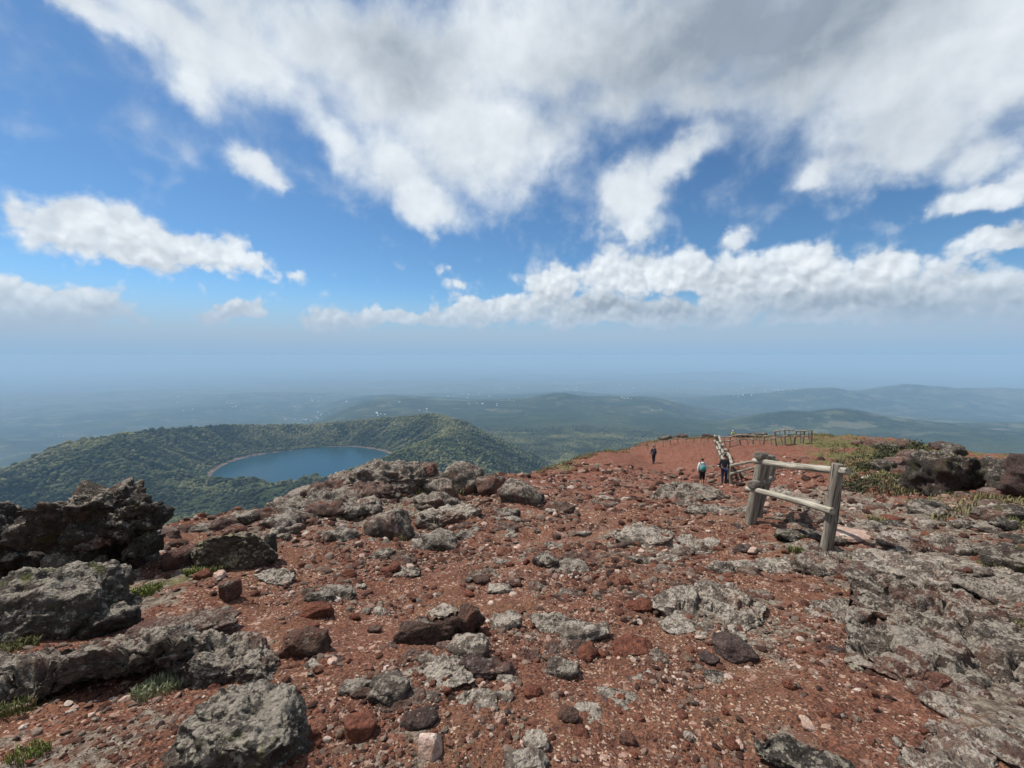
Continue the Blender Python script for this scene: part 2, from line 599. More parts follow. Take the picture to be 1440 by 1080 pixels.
# ------------------------------------------------------------------ materials of the setting
def soil_material():
    m, b, bs = new_mat('red_scoria_soil')
    g = b.node('ShaderNodeNewGeometry')
    P = g.outputs['Position']
    grey = b.node('ShaderNodeAttribute', attribute_name='grey').outputs['Fac']
    green = b.node('ShaderNodeAttribute', attribute_name='green').outputs['Fac']
    n1 = b.noise(P, 0.9, 5, 0.6)
    n2 = b.noise(P, 7.0, 6, 0.65)
    n3 = b.noise(P, 60.0, 4, 0.7)
    base = b.mix(b.smooth(n2, 0.35, 0.68), (0.104, 0.045, 0.029), (0.185, 0.082, 0.053))
    base = b.mix(b.smooth(n1, 0.40, 0.68), base, (0.158, 0.083, 0.050))
    base = b.mix(b.m('MULTIPLY', b.smooth(b.noise(P, 0.23, 3, 0.5), 0.5, 0.66), 0.6), base, (0.205, 0.078, 0.045))
    deep = b.node('ShaderNodeAttribute', attribute_name='deep').outputs['Fac']
    base = b.mix(b.m('MULTIPLY', deep, 0.7), base, b.mix(b.smooth(n2, 0.35, 0.68), (0.10, 0.030, 0.020), (0.19, 0.055, 0.036)))
    # grains: dark, rusty and pale chips
    gr = b.voro(b.vm('ADD', P, b.vm('SCALE', b.noise(P, 30, 2, color=True), scale=0.02)), 75.0, out='Color')
    sg = b.node('ShaderNodeSeparateXYZ')
    b.put(sg.inputs[0], gr)
    base = b.mix(b.m('MULTIPLY', b.smooth(sg.outputs[0], 0.35, 0.95), 0.75), base, (0.055, 0.027, 0.022))
    base = b.mix(b.m('MULTIPLY', b.smooth(sg.outputs[2], 0.6, 1.0), 0.7), base, (0.27, 0.115, 0.07))
    pale = b.m('MULTIPLY', b.smooth(sg.outputs[1], 0.88, 0.93), b.smooth(b.noise(P, 3.1, 4, 0.6), 0.42, 0.62))
    base = b.mix(b.m('MULTIPLY', pale, 0.85), base, (0.50, 0.38, 0.28))
    gr2 = b.node('ShaderNodeSeparateXYZ')
    b.put(gr2.inputs[0], b.voro(P, 26.0, out='Color'))
    base = b.mix(b.m('MULTIPLY', b.smooth(gr2.outputs[1], 0.93, 0.97), 0.7), base, (0.40, 0.27, 0.21))
    # grey lichen-bound gravel
    lich = b.mix(b.smooth(b.noise(P, 16, 6, 0.7), 0.4, 0.62), (0.085, 0.066, 0.05), (0.27, 0.235, 0.185))
    gm = b.smooth(b.m('MULTIPLY_ADD', b.m('SUBTRACT', b.noise(P, 3.3, 7, 0.65), 0.5), 1.9, grey), 0.40, 0.62)
    base = b.mix(b.m('MULTIPLY', gm, 0.9), base, lich)
    vg = b.mix(b.smooth(b.noise(P, 5, 6, 0.7), 0.35, 0.65), (0.045, 0.055, 0.018), (0.15, 0.135, 0.055))
    vm_ = b.smooth(b.m('MULTIPLY_ADD', b.m('SUBTRACT', b.noise(P, 1.4, 7, 0.65), 0.5), 1.8, green), 0.42, 0.62)
    base = b.mix(b.m('MULTIPLY', vm_, 0.9), base, vg)
    b.put(bs.inputs['Base Color'], base)
    h = b.m('MULTIPLY_ADD', b.voro(P, 55.0), -0.5, b.m('MULTIPLY', n3, 0.8))
    h = b.m('MULTIPLY_ADD', n2, 2.2, h)
    h = b.m('MULTIPLY_ADD', b.voro(P, 20.0), -0.8, h)
    bump(b, bs, h, 0.022, 1.0)
    bs.inputs['Roughness'].default_value = 0.97
    bs.inputs['Specular IOR Level'].default_value = 0.12
    return m


def land_material():
    m, b, bs = new_mat('forested_land')
    g = b.node('ShaderNodeNewGeometry')
    P = g.outputs['Position']
    shore = b.node('ShaderNodeAttribute', attribute_name='shore').outputs['Fac']
    open_ = b.node('ShaderNodeAttribute', attribute_name='open').outputs['Fac']
    n1 = b.noise(P, 0.0016, 6, 0.6)
    n2 = b.noise(P, 0.012, 6, 0.65)
    c = b.mix(b.smooth(n2, 0.38, 0.64), (0.014, 0.023, 0.011), (0.034, 0.048, 0.019))
    c = b.mix(b.m('MULTIPLY', b.smooth(n1, 0.46, 0.62), 0.6), c, (0.055, 0.068, 0.026))
    # open ground: pasture, fields and clearings
    fl = b.smooth(b.m('MULTIPLY_ADD', b.m('SUBTRACT', b.noise(P, 0.0035, 7, 0.66), 0.5), 1.9, open_), 0.44, 0.58)
    fc = b.node('ShaderNodeSeparateXYZ')
    b.put(fc.inputs[0], b.voro(P, 0.004, out='Color'))
    field = b.mix(fc.outputs[0], (0.07, 0.09, 0.038), (0.14, 0.13, 0.085))
    c = b.mix(b.m('MULTIPLY', fl, 0.75), c, field)
    c = b.mix(shore, c, b.mix(b.noise(P, 0.05, 4, 0.6), (0.10, 0.070, 0.058), (0.20, 0.145, 0.12)))
    b.put(bs.inputs['Base Color'], c)
    bump(b, bs, b.m('MULTIPLY_ADD', b.voro(P, 0.06), -0.7, b.noise(P, 0.05, 4, 0.6)), 14.0, 1.0)
    bs.inputs['Roughness'].default_value = 1.0
    bs.inputs['Specular IOR Level'].default_value = 0.05
    return m


def water_material():
    m, b, bs = new_mat('lake_water')
    g = b.node('ShaderNodeNewGeometry')
    P = g.outputs['Position']
    b.put(bs.inputs['Base Color'], (0.003, 0.032, 0.046))
    bs.inputs['Roughness'].default_value = 0.22
    bs.inputs['Specular IOR Level'].default_value = 0.2
    bump(b, bs, b.noise(P, 0.08, 4, 0.6), 0.25, 0.6)
    return m


MAT_SOIL = soil_material()
MAT_LAND = land_material()

# ------------------------------------------------------------------ summit ground mesh (fine near, coarse far)
_az = np.concatenate([np.linspace(-180, -66, 40)[:-1], np.linspace(-66, 66, 560), np.linspace(66, 180, 40)[1:]])
_rr = np.concatenate([[0.02], np.geomspace(0.3, 75.0, 430)])
AZ, RR = np.meshgrid(np.radians(_az), _rr)
gx = (RR * np.sin(AZ)).ravel()
gy = (RR * np.cos(AZ)).ravel()


def _world_blob(x, y, blobs):
    out = np.zeros(len(x))
    for (px, py, wpx, dep_ratio, amp) in blobs:
        c = hit(px, py)
        s = wpx / F_PX * c[1]
        q = ((x - c[0]) / s) ** 2 + ((y - c[1]) / (s * dep_ratio)) ** 2
        out = np.maximum(out, amp * np.exp(-q * 0.7))
    return out


GREY = [(1360, 840, 150, 1.4, 1.0), (1300, 760, 130, 1.6, .95), (1400, 720, 160, 2.0, 1.0), (1280, 715, 120, 2.0, .9), (1390, 980, 110, 1.2, .9), (1170, 700, 90, 2.0, .75), (1010, 850, 100, 1.4, .6),
        (900, 755, 90, 2.2, .6), (960, 700, 80, 2.5, .5), (560, 680, 110, 2.2, .9), (450, 720, 80, 2.0, .75), (330, 760, 80, 1.5, .7), (570, 740, 90, 1.5, .5), (120, 1060, 160, 1.0, .55), (330, 1030, 110, 1.0, .4),
        (100, 860, 150, 1.4, .8), (720, 730, 120, 3, .35), (1120, 770, 60, 1.5, .6), (1120, 1070, 70, 1, .6), (520, 1040, 110, .8, .55), (800, 890, 90, 1.5, .35)]
GREEN = [(1190, 625, 60, 3.0, 1.0), (1260, 645, 60, 2.5, 1.0), (1220, 660, 60, 2.0, .8), (1300, 700, 50, 1.5, .55), (1430, 700, 40, 1.5, .7), (1150, 612, 40, 3, .7), (860, 633, 60, 3, .6), (790, 655, 40, 2, .7), (960, 617, 40, 2, .45), (230, 820, 60, 1.2, .6),
         (60, 830, 80, 1.2, .6), (590, 690, 60, 2, .45), (20, 990, 40, 1, .7)]
gz = ground_h(gx, gy)
V = np.stack([gx, gy, gz], 1)
me = mesh_np('ground', V, grid_faces(len(_rr), len(_az)))
grey_v = _world_blob(gx, gy, GREY)
float_attr(me, 'grey', grey_v)
float_attr(me, 'deep', sstep(gy + 3 * fbm(P3(gx, gy) / 5, 3, seed=77), 12, 24))
float_attr(me, 'green', _world_blob(gx, gy, GREEN))
ground = obj('ground', me, MAT_SOIL)
tag(ground, kind='structure')

# ------------------------------------------------------------------ far land mesh
_az = np.radians(np.linspace(-68, 68, 560))
_rr = np.concatenate([np.geomspace(45, 900, 40)[:-1], np.linspace(900, 2750, 210)[:-1], np.geomspace(2750, 11000, 120)[:-1], np.geomspace(11000, 110000, 60)])
AZ, RR = np.meshgrid(_az, _rr)
fx = (RR * np.sin(AZ)).ravel()
fy = (RR * np.cos(AZ)).ravel()
fz, lake_rel, crater_t = far_h(fx, fy)
me = mesh_np('terrain', np.stack([fx, fy, fz], 1), grid_faces(len(_rr), len(_az)))
float_attr(me, 'shore', (lake_rel < 1.075) * 1.0)
_r = np.hypot(fx, fy)
_hl = far_h(fx, fy, fine=False)[0]
_open = 0.22 + 0.16 * sstep(_r, 3000, 7000) + 0.22 * sstep(_r, 10000, 15000) - 0.3 * (np.hypot(fx - LAKE_C[0], fy - LAKE_C[1]) < 1300)
_open += 0.16 * np.exp(-((fx - 2900) / 1100) ** 2 - ((fy - 3700) / 350) ** 2)
float_attr(me, 'open', _open)
terrain = obj('terrain', me, MAT_LAND)
tag(terrain, kind='structure')

# the lake
th = np.radians(np.arange(0, 360, 3))
lr = 330 + 22 * np.sin(th * 2 + 0.6)
LV = np.concatenate([[[0, 0, 0]], np.stack([lr * np.cos(th), lr * np.sin(th), th * 0], 1)])
k = len(th)
LF = np.array([(0, 1 + i, 1 + (i + 1) % k) for i in range(k)])
me = mesh_np('lake', LV, LF)
lake = obj('lake', me, water_material())
lake.location = (LAKE_C[0], LAKE_C[1], LAKE_Z - (LAKE_C @ LAKE_C) / 1.49e7)
tag(lake, kind='structure')


# ------------------------------------------------------------------ scattering (uncountable stuff) with geometry nodes
def scatter(name, pts, scl, rot, idx, colv, protos, mat, smooth=False):
    """points with per-point size, turn, shape and colour; protos = [(subdiv, noise scale, amount, seed, squash)]"""
    n = len(pts)
    me = bpy.data.meshes.new(name)
    me.vertices.add(n)
    me.vertices.foreach_set('co', np.asarray(pts, np.float32).ravel())
    for an, arr in (('scl', scl), ('rot', rot)):
        a = me.attributes.new(an, 'FLOAT_VECTOR', 'POINT')
        a.data.foreach_set('vector', np.asarray(arr, np.float32).ravel())
    a = me.attributes.new('idx', 'INT', 'POINT')
    a.data.foreach_set('value', np.asarray(idx, np.int32))
    float_attr(me, 'tone', colv)
    o = obj(name, me, mat)
    ng = bpy.data.node_groups.new(name, 'GeometryNodeTree')
    ng.interface.new_socket('Geometry', in_out='INPUT', socket_type='NodeSocketGeometry')
    ng.interface.new_socket('Geometry', in_out='OUTPUT', socket_type='NodeSocketGeometry')
    N = NB(ng)
    gi = N.node('NodeGroupInput')
    go = N.node('NodeGroupOutput')
    gti = N.node('GeometryNodeGeometryToInstance')
    for (sub, ns, amt, seed, sq) in protos:
        ico = N.node('GeometryNodeMeshIcoSphere')
        ico.inputs['Radius'].default_value = 1.0
        ico.inputs['Subdivisions'].default_value = sub
        sp = N.node('GeometryNodeSetPosition')
        ng.links.new(ico.outputs[0], sp.inputs['Geometry'])
        pos = N.node('GeometryNodeInputPosition').outputs[0]
        c = N.noise(pos, ns, 3, 0.6, w=seed * 7.7, color=True)
        off = N.vm('SCALE', N.vm('SUBTRACT', c, (0.5, 0.5, 0.5)), scale=amt)
        off = N.vm('ADD', off, N.vm('MULTIPLY', pos, (0, 0, sq - 1.0)))
        ng.links.new(off, sp.inputs['Offset'])
        ss = N.node('GeometryNodeSetShadeSmooth')
        ng.links.new(sp.outputs[0], ss.inputs[0])
        ss.inputs['Shade Smooth'].default_value = smooth
        sm = N.node('GeometryNodeSetMaterial')
        sm.inputs['Material'].default_value = mat
        ng.links.new(ss.outputs[0], sm.inputs[0])
        ng.links.new(sm.outputs[0], gti.inputs[0])

    def named(an, t):
        q = N.node('GeometryNodeInputNamedAttribute', data_type=t)
        q.inputs[0].default_value = an
        return q.outputs[0]
    iop = N.node('GeometryNodeInstanceOnPoints')
    ng.links.new(gi.outputs[0], iop.inputs['Points'])
    ng.links.new(gti.outputs[0], iop.inputs['Instance'])
    iop.inputs['Pick Instance'].default_value = True
    ng.links.new(named('idx', 'INT'), iop.inputs['Instance Index'])
    e2r = N.node('FunctionNodeEulerToRotation')
    ng.links.new(named('rot', 'FLOAT_VECTOR'), e2r.inputs[0])
    ng.links.new(e2r.outputs[0], iop.inputs['Rotation'])
    ng.links.new(named('scl', 'FLOAT_VECTOR'), iop.inputs['Scale'])
    ng.links.new(iop.outputs[0], go.inputs[0])
    md = o.modifiers.new('scatter', 'NODES')
    md.node_group = ng
    tag(o, kind='stuff')
    return o


rng = np.random.default_rng(7)


def forest_material():
    m, b, bs = new_mat('tree_crowns')
    t = b.node('ShaderNodeAttribute', attribute_name='tone', attribute_type='INSTANCER').outputs['Fac']
    c = b.ramp(t, [(0, (0.030, 0.038, 0.018)), (0.35, (0.058, 0.068, 0.030)), (0.7, (0.095, 0.103, 0.045)), (1, (0.155, 0.148, 0.070))])
    b.put(bs.inputs['Base Color'], c)
    bs.inputs['Roughness'].default_value = 1.0
    bs.inputs['Specular IOR Level'].default_value = 0.05
    return m


# forest on and around the crater
NT = 190000
fa = np.radians(rng.uniform(-58, 52, NT * 2))
fr = np.sqrt(rng.uniform(950 ** 2, 3900 ** 2, NT * 2))
_k = rng.random(NT * 2) > sstep(fr, 2500, 3900) * 0.97
fa, fr = fa[_k], fr[_k]
tx = fr * np.sin(fa)
ty = fr * np.cos(fa)
tz, lrel, _t = far_h(tx, ty)
patch = fbm(P3(tx, ty) / 160, 4, 0.6, seed=61)
keep = (lrel > 1.10) & (patch + rng.uniform(-0.25, 0.25, len(tx)) > -0.42)
tx, ty, tz, patch = (q[keep][:NT] for q in (tx, ty, tz, patch))
n = len(tx)
s = rng.uniform(2.2, 4.8, n) * (1 + 1.1 * rng.random(n) ** 6)
scl = np.stack([s, s, s * rng.uniform(0.75, 1.25, n)], 1)
tone = np.clip(0.45 + 0.7 * fbm(P3(tx, ty) / 210, 4, 0.6, seed=63) + 0.7 * fbm(P3(tx, ty) / 700, 2, 0.5, seed=64) + 0.45 * np.exp(-((tx + 330) / 180) ** 2 - ((ty - 2150) / 260) ** 2) + rng.normal(0, 0.19, n), 0, 1)
rot = np.stack([np.zeros(n), np.zeros(n), rng.uniform(0, 6.28, n)], 1)
scatter('forest', np.stack([tx, ty, tz + s * 0.45], 1), scl, rot, rng.integers(0, 4, n), tone,
        [(2, 1.3, 1.1, i + 1, 1.0) for i in range(4)], forest_material(), smooth=True)

# far settlements: pale roofs of a few pixels down on the plain
bx = []
for (px, py, wpx, hpx, cnt) in ((265, 576, 14, 2, 10), (330, 573, 10, 2, 6), (430, 590, 38, 4, 55), (455, 583, 14, 3, 18), (87, 615, 6, 1, 4), (533, 584, 20, 3, 26), (600, 579, 12, 3, 16), (680, 569, 22, 3, 26), (720, 563, 8, 1, 8),
                                (885, 560, 22, 2, 22), (1035, 556, 26, 2, 28), (1100, 548, 30, 2, 30), (920, 577, 18, 1, 10), (640, 555, 60, 8, 50), (300, 560, 120, 12, 40), (960, 545, 120, 8, 50), (500, 560, 80, 10, 40), (760, 545, 100, 8, 40)):
    for i in range(max(2, int(cnt * .25))):
        qx, qy = px + rng.normal(0, 0.5) * wpx, py + rng.normal(0, 0.5) * hpx
        d = ray(qx, qy)
        t = np.geomspace(3000, 40000, 900)
        Q = EYE + d * t[:, None]
        g = far_h(Q[:, 0], Q[:, 1], fine=False)[0]
        u = np.nonzero(Q[:, 2] < g)[0]
        if len(u) == 0:
            continue
        p = Q[u[0]]
        w = rng.uniform(8, 30) * np.clip(p[1] / 9000, 0.6, 2.2)
        bx.append((p[0], p[1], g[u[0]], w, w * rng.uniform(0.5, 1.6), rng.uniform(7, 15) * np.clip(p[1] / 9000, 0.7, 1.8), rng.uniform(0, 3.1)))
TV, TF = [], []
for (x, y, z, a, b_, h, r_) in bx:
    c, s_ = math.cos(r_), math.sin(r_)
    o0 = len(TV)
    for zz, k_ in ((-12, 1.0), (h, 1.0)):
        for (ux, uy) in ((-1, -1), (1, -1), (1, 1), (-1, 1)):
            TV.append((x + (ux * c * a - uy * s_ * b_) / 2, y + (ux * s_ * a + uy * c * b_) / 2, z + zz))
    TV.append((x - c * a * .42, y - s_ * a * .42, z + h * 1.5))
    TV.append((x + c * a * .42, y + s_ * a * .42, z + h * 1.5))
    for f in ((0, 1, 5, 4), (1, 2, 6, 5), (2, 3, 7, 6), (3, 0, 4, 7), (4, 5, 9, 8), (6, 7, 8, 9)):
        TF.append([q + o0 for q in f])
m, b, bs = new_mat('pale_roofs')
g = b.node('ShaderNodeNewGeometry')
b.put(bs.inputs['Base Color'], b.mix(g.outputs['Random Per Island'], (0.30, 0.30, 0.31), (0.70, 0.70, 0.69)))
town = obj('distant_town', mesh_np('distant_town', TV, TF, smooth=False), m)
tag(town, kind='stuff')

# the air: one closed box of thin haze round everything
hb = bmesh.new()
bmesh.ops.create_cube(hb, size=1.0)
me = bpy.data.meshes.new('haze')
hb.to_mesh(me)
hb.free()
m = bpy.data.materials.new('hazy_air')
m.use_nodes = True
m.node_tree.nodes.clear()
b = NB(m.node_tree)
out = b.node('ShaderNodeOutputMaterial')
pv = b.node('ShaderNodeVolumePrincipled')
pv.inputs['Color'].default_value = (0.34, 0.55, 0.80, 1)
pv.inputs['Absorption Color'].default_value = (0.09, 0.06, 0.02, 1)
pv.inputs['Density'].default_value = 0.000082
m.node_tree.links.new(pv.outputs[0], out.inputs['Volume'])
haze = obj('haze', me, m)
haze.scale = (250000, 250000, 2400)
haze.location = (0, 0, 14 - 1200)
tag(haze, kind='stuff')


# ------------------------------------------------------------------ rocks
_ico = {}


def ico(sub):
    if sub not in _ico:
        bm = bmesh.new()
        bmesh.ops.create_icosphere(bm, subdivisions=sub, radius=1.0)
        V = np.array([v.co for v in bm.verts])
        F = np.array([[v.index for v in f.verts] for f in bm.faces])
        bm.free()
        _ico[sub] = (V / np.linalg.norm(V, axis=1)[:, None], F)
    return _ico[sub]


def rock_mesh(name, seed, sub, a, b, c, block=2.6, cuts=5, lump=0.12, grain=0.055, flat_top=0.0, outline=0.22, strata=0.0, smooth=False, holes=0.0, knob=1.0, knob_size=0.15, cracks=0.0):
    r = np.random.default_rng(seed)
    D, F = ico(sub)
    V = D.copy()
    r.normal(size=(3, 3))
    nrm = (np.abs(V) ** block).sum(1) ** (1.0 / block)
    V = V / nrm[:, None]
    off = r.uniform(-50, 50, 3)
    V *= (1 + outline * fbm(D * 1.15 + off, 3, 0.5, seed=seed % 97))[:, None]
    for _k in range(cuts):
        nn = r.normal(size=3)
        nn /= np.linalg.norm(nn)
        d = r.uniform(0.62, 0.95)
        t = np.maximum(V @ nn - d, 0)
        V -= nn * (t * r.uniform(0.75, 1.0))[:, None]
    if flat_top:
        t = np.maximum(V[:, 2] - flat_top, 0)
        V[:, 2] -= t * 0.88
    V = V * np.array([a, b, c])
    N = D / np.array([a, b, c])
    N /= np.linalg.norm(N, axis=1)[:, None]
    L = (a * b * c) ** (1 / 3.0)
    S = min(max(L, 0.02), 0.42)
    big = fbm(V / (S * 0.95) + off, 3, 0.5, seed=seed % 89 + 3)
    s1 = min(S * 0.46, knob_size)
    wv = V + 0.35 * s1 * np.stack([fbm(V / (s1 * 1.4) + off + k_, 2, seed=k_) for k_ in (3, 7, 12)], 1)
    f1, f2, _c = worley(wv / s1 + off, seed % 83)
    c1 = np.clip((f2 - f1) * 1.8, 0, 1) ** 0.6 + 0.5 * (_c - 0.5)
    s2 = s1 * 0.40
    f1, f2, _c = worley(V / s2 + off, seed % 83 + 1)
    c2 = np.clip((f2 - f1) * 1.8, 0, 1) ** 0.6 + 0.4 * (_c - 0.5)
    fade = np.clip(0.45 + 1.3 * fbm(V / (S * 0.9) + off + 9, 2, seed=seed % 59), 0.3, 1.0)
    small = fbm(V / (S * 0.17) + off, 3, 0.62, seed=seed % 79 + 9, billow=True)
    disp = S * (lump * 1.6 * big - grain * 0.9 * small) + knob * fade * (s1 * 0.30 * (c1 - 0.6) + s2 * 0.34 * (c2 - 0.6) * (sub >= 4))
    if strata:
        ph = V[:, 2] / (S * 0.34) + 0.9 * fbm(V / (S * 1.5) + off, 2, seed=5)
        disp += S * strata * (np.abs((ph % 1.0) - 0.5) * 2 - 0.5)
    if cracks:
        g1, g2, cc = worley(np.stack([V[:, 0] / cracks, V[:, 1] / cracks, V[:, 2] * 0 + off[2]], 1) + 0.25 * fbm(V / 0.3 + off, 3, seed=8)[:, None], seed % 53)
        up = (V[:, 2] > 0)
        V[:, 2] += up * c * (0.9 * (cc - 0.5) - 1.3 * (1 - sstep(g2 - g1, 0.0, 0.10)))
    if holes:
        V[:, 2] -= 2.2 * c * holes * np.clip(fbm(V / 0.34 + off, 4, 0.6, seed=seed % 61) - 0.02, 0, 1) * (V[:, 2] > 0)
    disp = disp * np.where(V[:, 2] < -0.7 * c, 0.3, 1.0)
    V = V + N * disp[:, None]
    return mesh_np(name, V, F, smooth=smooth)


def rock_material(name, dark, mid, lichen, amount, red=0.0, spots=0.5, moss=0.0, pit=1.0, yellow=0.0):
    m, b, bs = new_mat(name)
    g = b.node('ShaderNodeNewGeometry')
    P = g.outputs['Position']
    oi = b.node('ShaderNodeObjectInfo').outputs['Random']
    sn = b.node('ShaderNodeSeparateXYZ')
    b.put(sn.inputs[0], g.outputs['Normal'])
    n1 = b.noise(P, 3.2, 6, 0.65)
    n2 = b.noise(P, 14.0, 6, 0.68)
    n3 = b.noise(P, 70.0, 4, 0.65)
    c = b.mix(b.smooth(n2, 0.34, 0.66), dark, mid)
    c = b.mix(b.m('MULTIPLY', b.smooth(oi, 0.2, 1.0), 0.35), c, tuple(q * 0.6 for q in dark))
    c = b.mix(b.m('MULTIPLY', b.smooth(b.noise(P, 2.1, 5, 0.6, w=3.0), 0.5, 0.64), red), c, (0.19, 0.07, 0.045))
    # lichen: grows in patches, more on faces open to the sky
    nm = b.noise(P, 11.0, 4, 0.6, w=1.0)
    nf = b.noise(P, 38.0, 4, 0.6, w=4.0)
    li = b.m('MULTIPLY_ADD', sn.outputs[2], 0.16, b.m('MULTIPLY_ADD', n1, 0.45, b.m('MULTIPLY_ADD', nm, 0.75, b.m('MULTIPLY', nf, 0.55))))
    li = b.smooth(li, 1.135 - amount * 0.42, 1.205 - amount * 0.42)
    lc = b.mix(b.smooth(b.noise(P, 30.0, 5, 0.7), 0.36, 0.64), tuple(q * 0.66 for q in lichen), lichen)
    if yellow:
        lc = b.mix(b.m('MULTIPLY', b.smooth(b.noise(P, 6.0, 4, 0.6, w=8.0), 0.45, 0.6), yellow), lc, (0.34, 0.30, 0.15))
    c = b.mix(b.m('MULTIPLY', li, 0.86), c, lc)
    sp = b.m('MULTIPLY', b.smooth(b.voro(P, 34.0), 0.26, 0.14), b.smooth(b.noise(P, 7.0, 3, 0.6, w=5.0), 0.5, 0.62))
    c = b.mix(b.m('MULTIPLY', sp, spots), c, (0.48, 0.44, 0.38))
    # vesicles and cracks stay darker than the weathered skin
    pv_ = b.m('MULTIPLY', b.smooth(n3, 0.48, 0.30), 0.55 * pit)
    c = b.mix(pv_, c, tuple(q * 0.45 for q in dark))
    if moss:
        mo = b.smooth(b.m('MULTIPLY_ADD', b.noise(P, 4.5, 5, 0.65, w=2.0), 1.0, 0.0), 0.56, 0.64)
        c = b.mix(b.m('MULTIPLY', mo, moss), c, b.mix(n3, (0.035, 0.045, 0.006), (0.12, 0.125, 0.02)))
    b.put(bs.inputs['Base Color'], c)
    bs.inputs['Roughness'].default_value = 0.95
    bs.inputs['Specular IOR Level'].default_value = 0.15
    h = b.m('MULTIPLY_ADD', b.voro(P, 42.0), 0.55, b.m('MULTIPLY', n3, 0.7))
    h = b.m('MULTIPLY_ADD', n2, 1.6, h)
    bump(b, bs, h, 0.03 * pit, 1.0)
    return m


RM = {
    'grey': rock_material('lichen_grey_lava', (0.055, 0.043, 0.036), (0.15, 0.12, 0.097), (0.36, 0.312, 0.255), 0.34, 0.4),
    'dark': rock_material('dark_lava', (0.026, 0.022, 0.019), (0.085, 0.072, 0.060), (0.30, 0.262, 0.21), 0.28, 0.10, 0.35, 0.5),
    'moss': rock_material('mossy_grey_lava', (0.050, 0.043, 0.036), (0.14, 0.12, 0.10), (0.35, 0.308, 0.25), 0.38, 0.1, 0.7, 0.6),
    'brown': rock_material('brown_lava', (0.060, 0.036, 0.028), (0.145, 0.092, 0.070), (0.26, 0.215, 0.175), 0.10, 0.45, 0.4),
    'red': rock_material('rust_red_scoria', (0.085, 0.032, 0.022), (0.215, 0.082, 0.050), (0.30, 0.20, 0.15), -0.05, 0.6, 0.25),
    'pale': rock_material('pale_pink_lava', (0.34, 0.22, 0.17), (0.54, 0.39, 0.32), (0.62, 0.52, 0.44), 0.10, 0.0, 0.1, pit=0.45),
    'white': rock_material('bleached_lava', (0.10, 0.078, 0.062), (0.20, 0.165, 0.135), (0.46, 0.40, 0.33), 0.36, 0.35, 0.8),
    'yellow': rock_material('yellow_lichen_lava', (0.045, 0.036, 0.030), (0.12, 0.098, 0.08), (0.30, 0.27, 0.20), 0.45, 0.1, 0.4, 0.2, yellow=0.8),
    'rubble': rock_material('reddish_grey_lava', (0.070, 0.040, 0.032), (0.15, 0.10, 0.08), (0.28, 0.24, 0.195), 0.20, 0.5, 0.4),
    'plum': rock_material('dark_plum_lava', (0.045, 0.031, 0.028), (0.115, 0.078, 0.068), (0.22, 0.185, 0.16), 0.06, 0.35, 0.3),
}
_seed = [100]


def place_rock(name, px, py, wpx, dr, hr, mat, label, cat='rock', group=None, yaw=None, tilt=(0, 0), sink=0.35, sub=None, pos=None, **kw):
    """a rock standing on the ground seen at pixel (px, py), wpx pixels wide; dr, hr = depth and height relative to width"""
    _seed[0] += 1
    p = hit(px, py) if pos is None else pos
    w = wpx / F_PX * p[1]
    a, b_, c = w / 2, w / 2 * dr, w / 2 * hr
    if sub is None:
        e = wpx / 720.0 * 1024
        sub = 3 if e < 45 else (4 if e < 110 else (5 if e < 330 else 6))
    me = rock_mesh(name, _seed[0] * 13 + 7, sub, a, b_, c, **kw)
    me.materials.append(RM[mat])
    o = obj(name, me)
    o.location = (p[0], p[1], p[2] + c * (1 - 2 * sink))
    rr_ = np.random.default_rng(_seed[0])
    o.rotation_euler = (R(tilt[0]), R(tilt[1]), R(yaw if yaw is not None else rr_.uniform(-25, 25)))
    if group and LANDMARKS and '%' in label:
        label = label.replace('%', near_mark(p))
    tag(o, label, cat, group)
    return o


def crest(px, back=0.0):
    """highest visible point of the summit ground in the direction of a pixel column"""
    d = ray(px, 540)
    dep = np.linspace(12, 60, 400)
    X = d[0] / d[1] * dep
    h = ground_h(X, dep, fine=False)
    i = int(np.argmax((h - EYE[2]) / dep)) + int(back / (48 / 400))
    i = max(0, min(i, 399))
    return np.array([X[i], dep[i], h[i]])


LANDMARKS = []


def near_mark(p):
    j = min(LANDMARKS, key=lambda q: (q[0] - p[0]) ** 2 + (q[1] - p[1]) ** 2)
    return j[2]


def B(*a, **k):
    return place_rock('boulder', *a, cat='boulder', **k)


def K(*a, **k):
    return place_rock('rock', *a, cat='rock', **k)


def S(*a, **k):
    k.setdefault('block', 3.2)
    k.setdefault('flat_top', 0.55)
    k.setdefault('sink', 0.30)
    k.setdefault('holes', 0.6)
    k.setdefault('grain', 0.08)
    return place_rock('flat_rock', *a, cat='flat rock', **k)


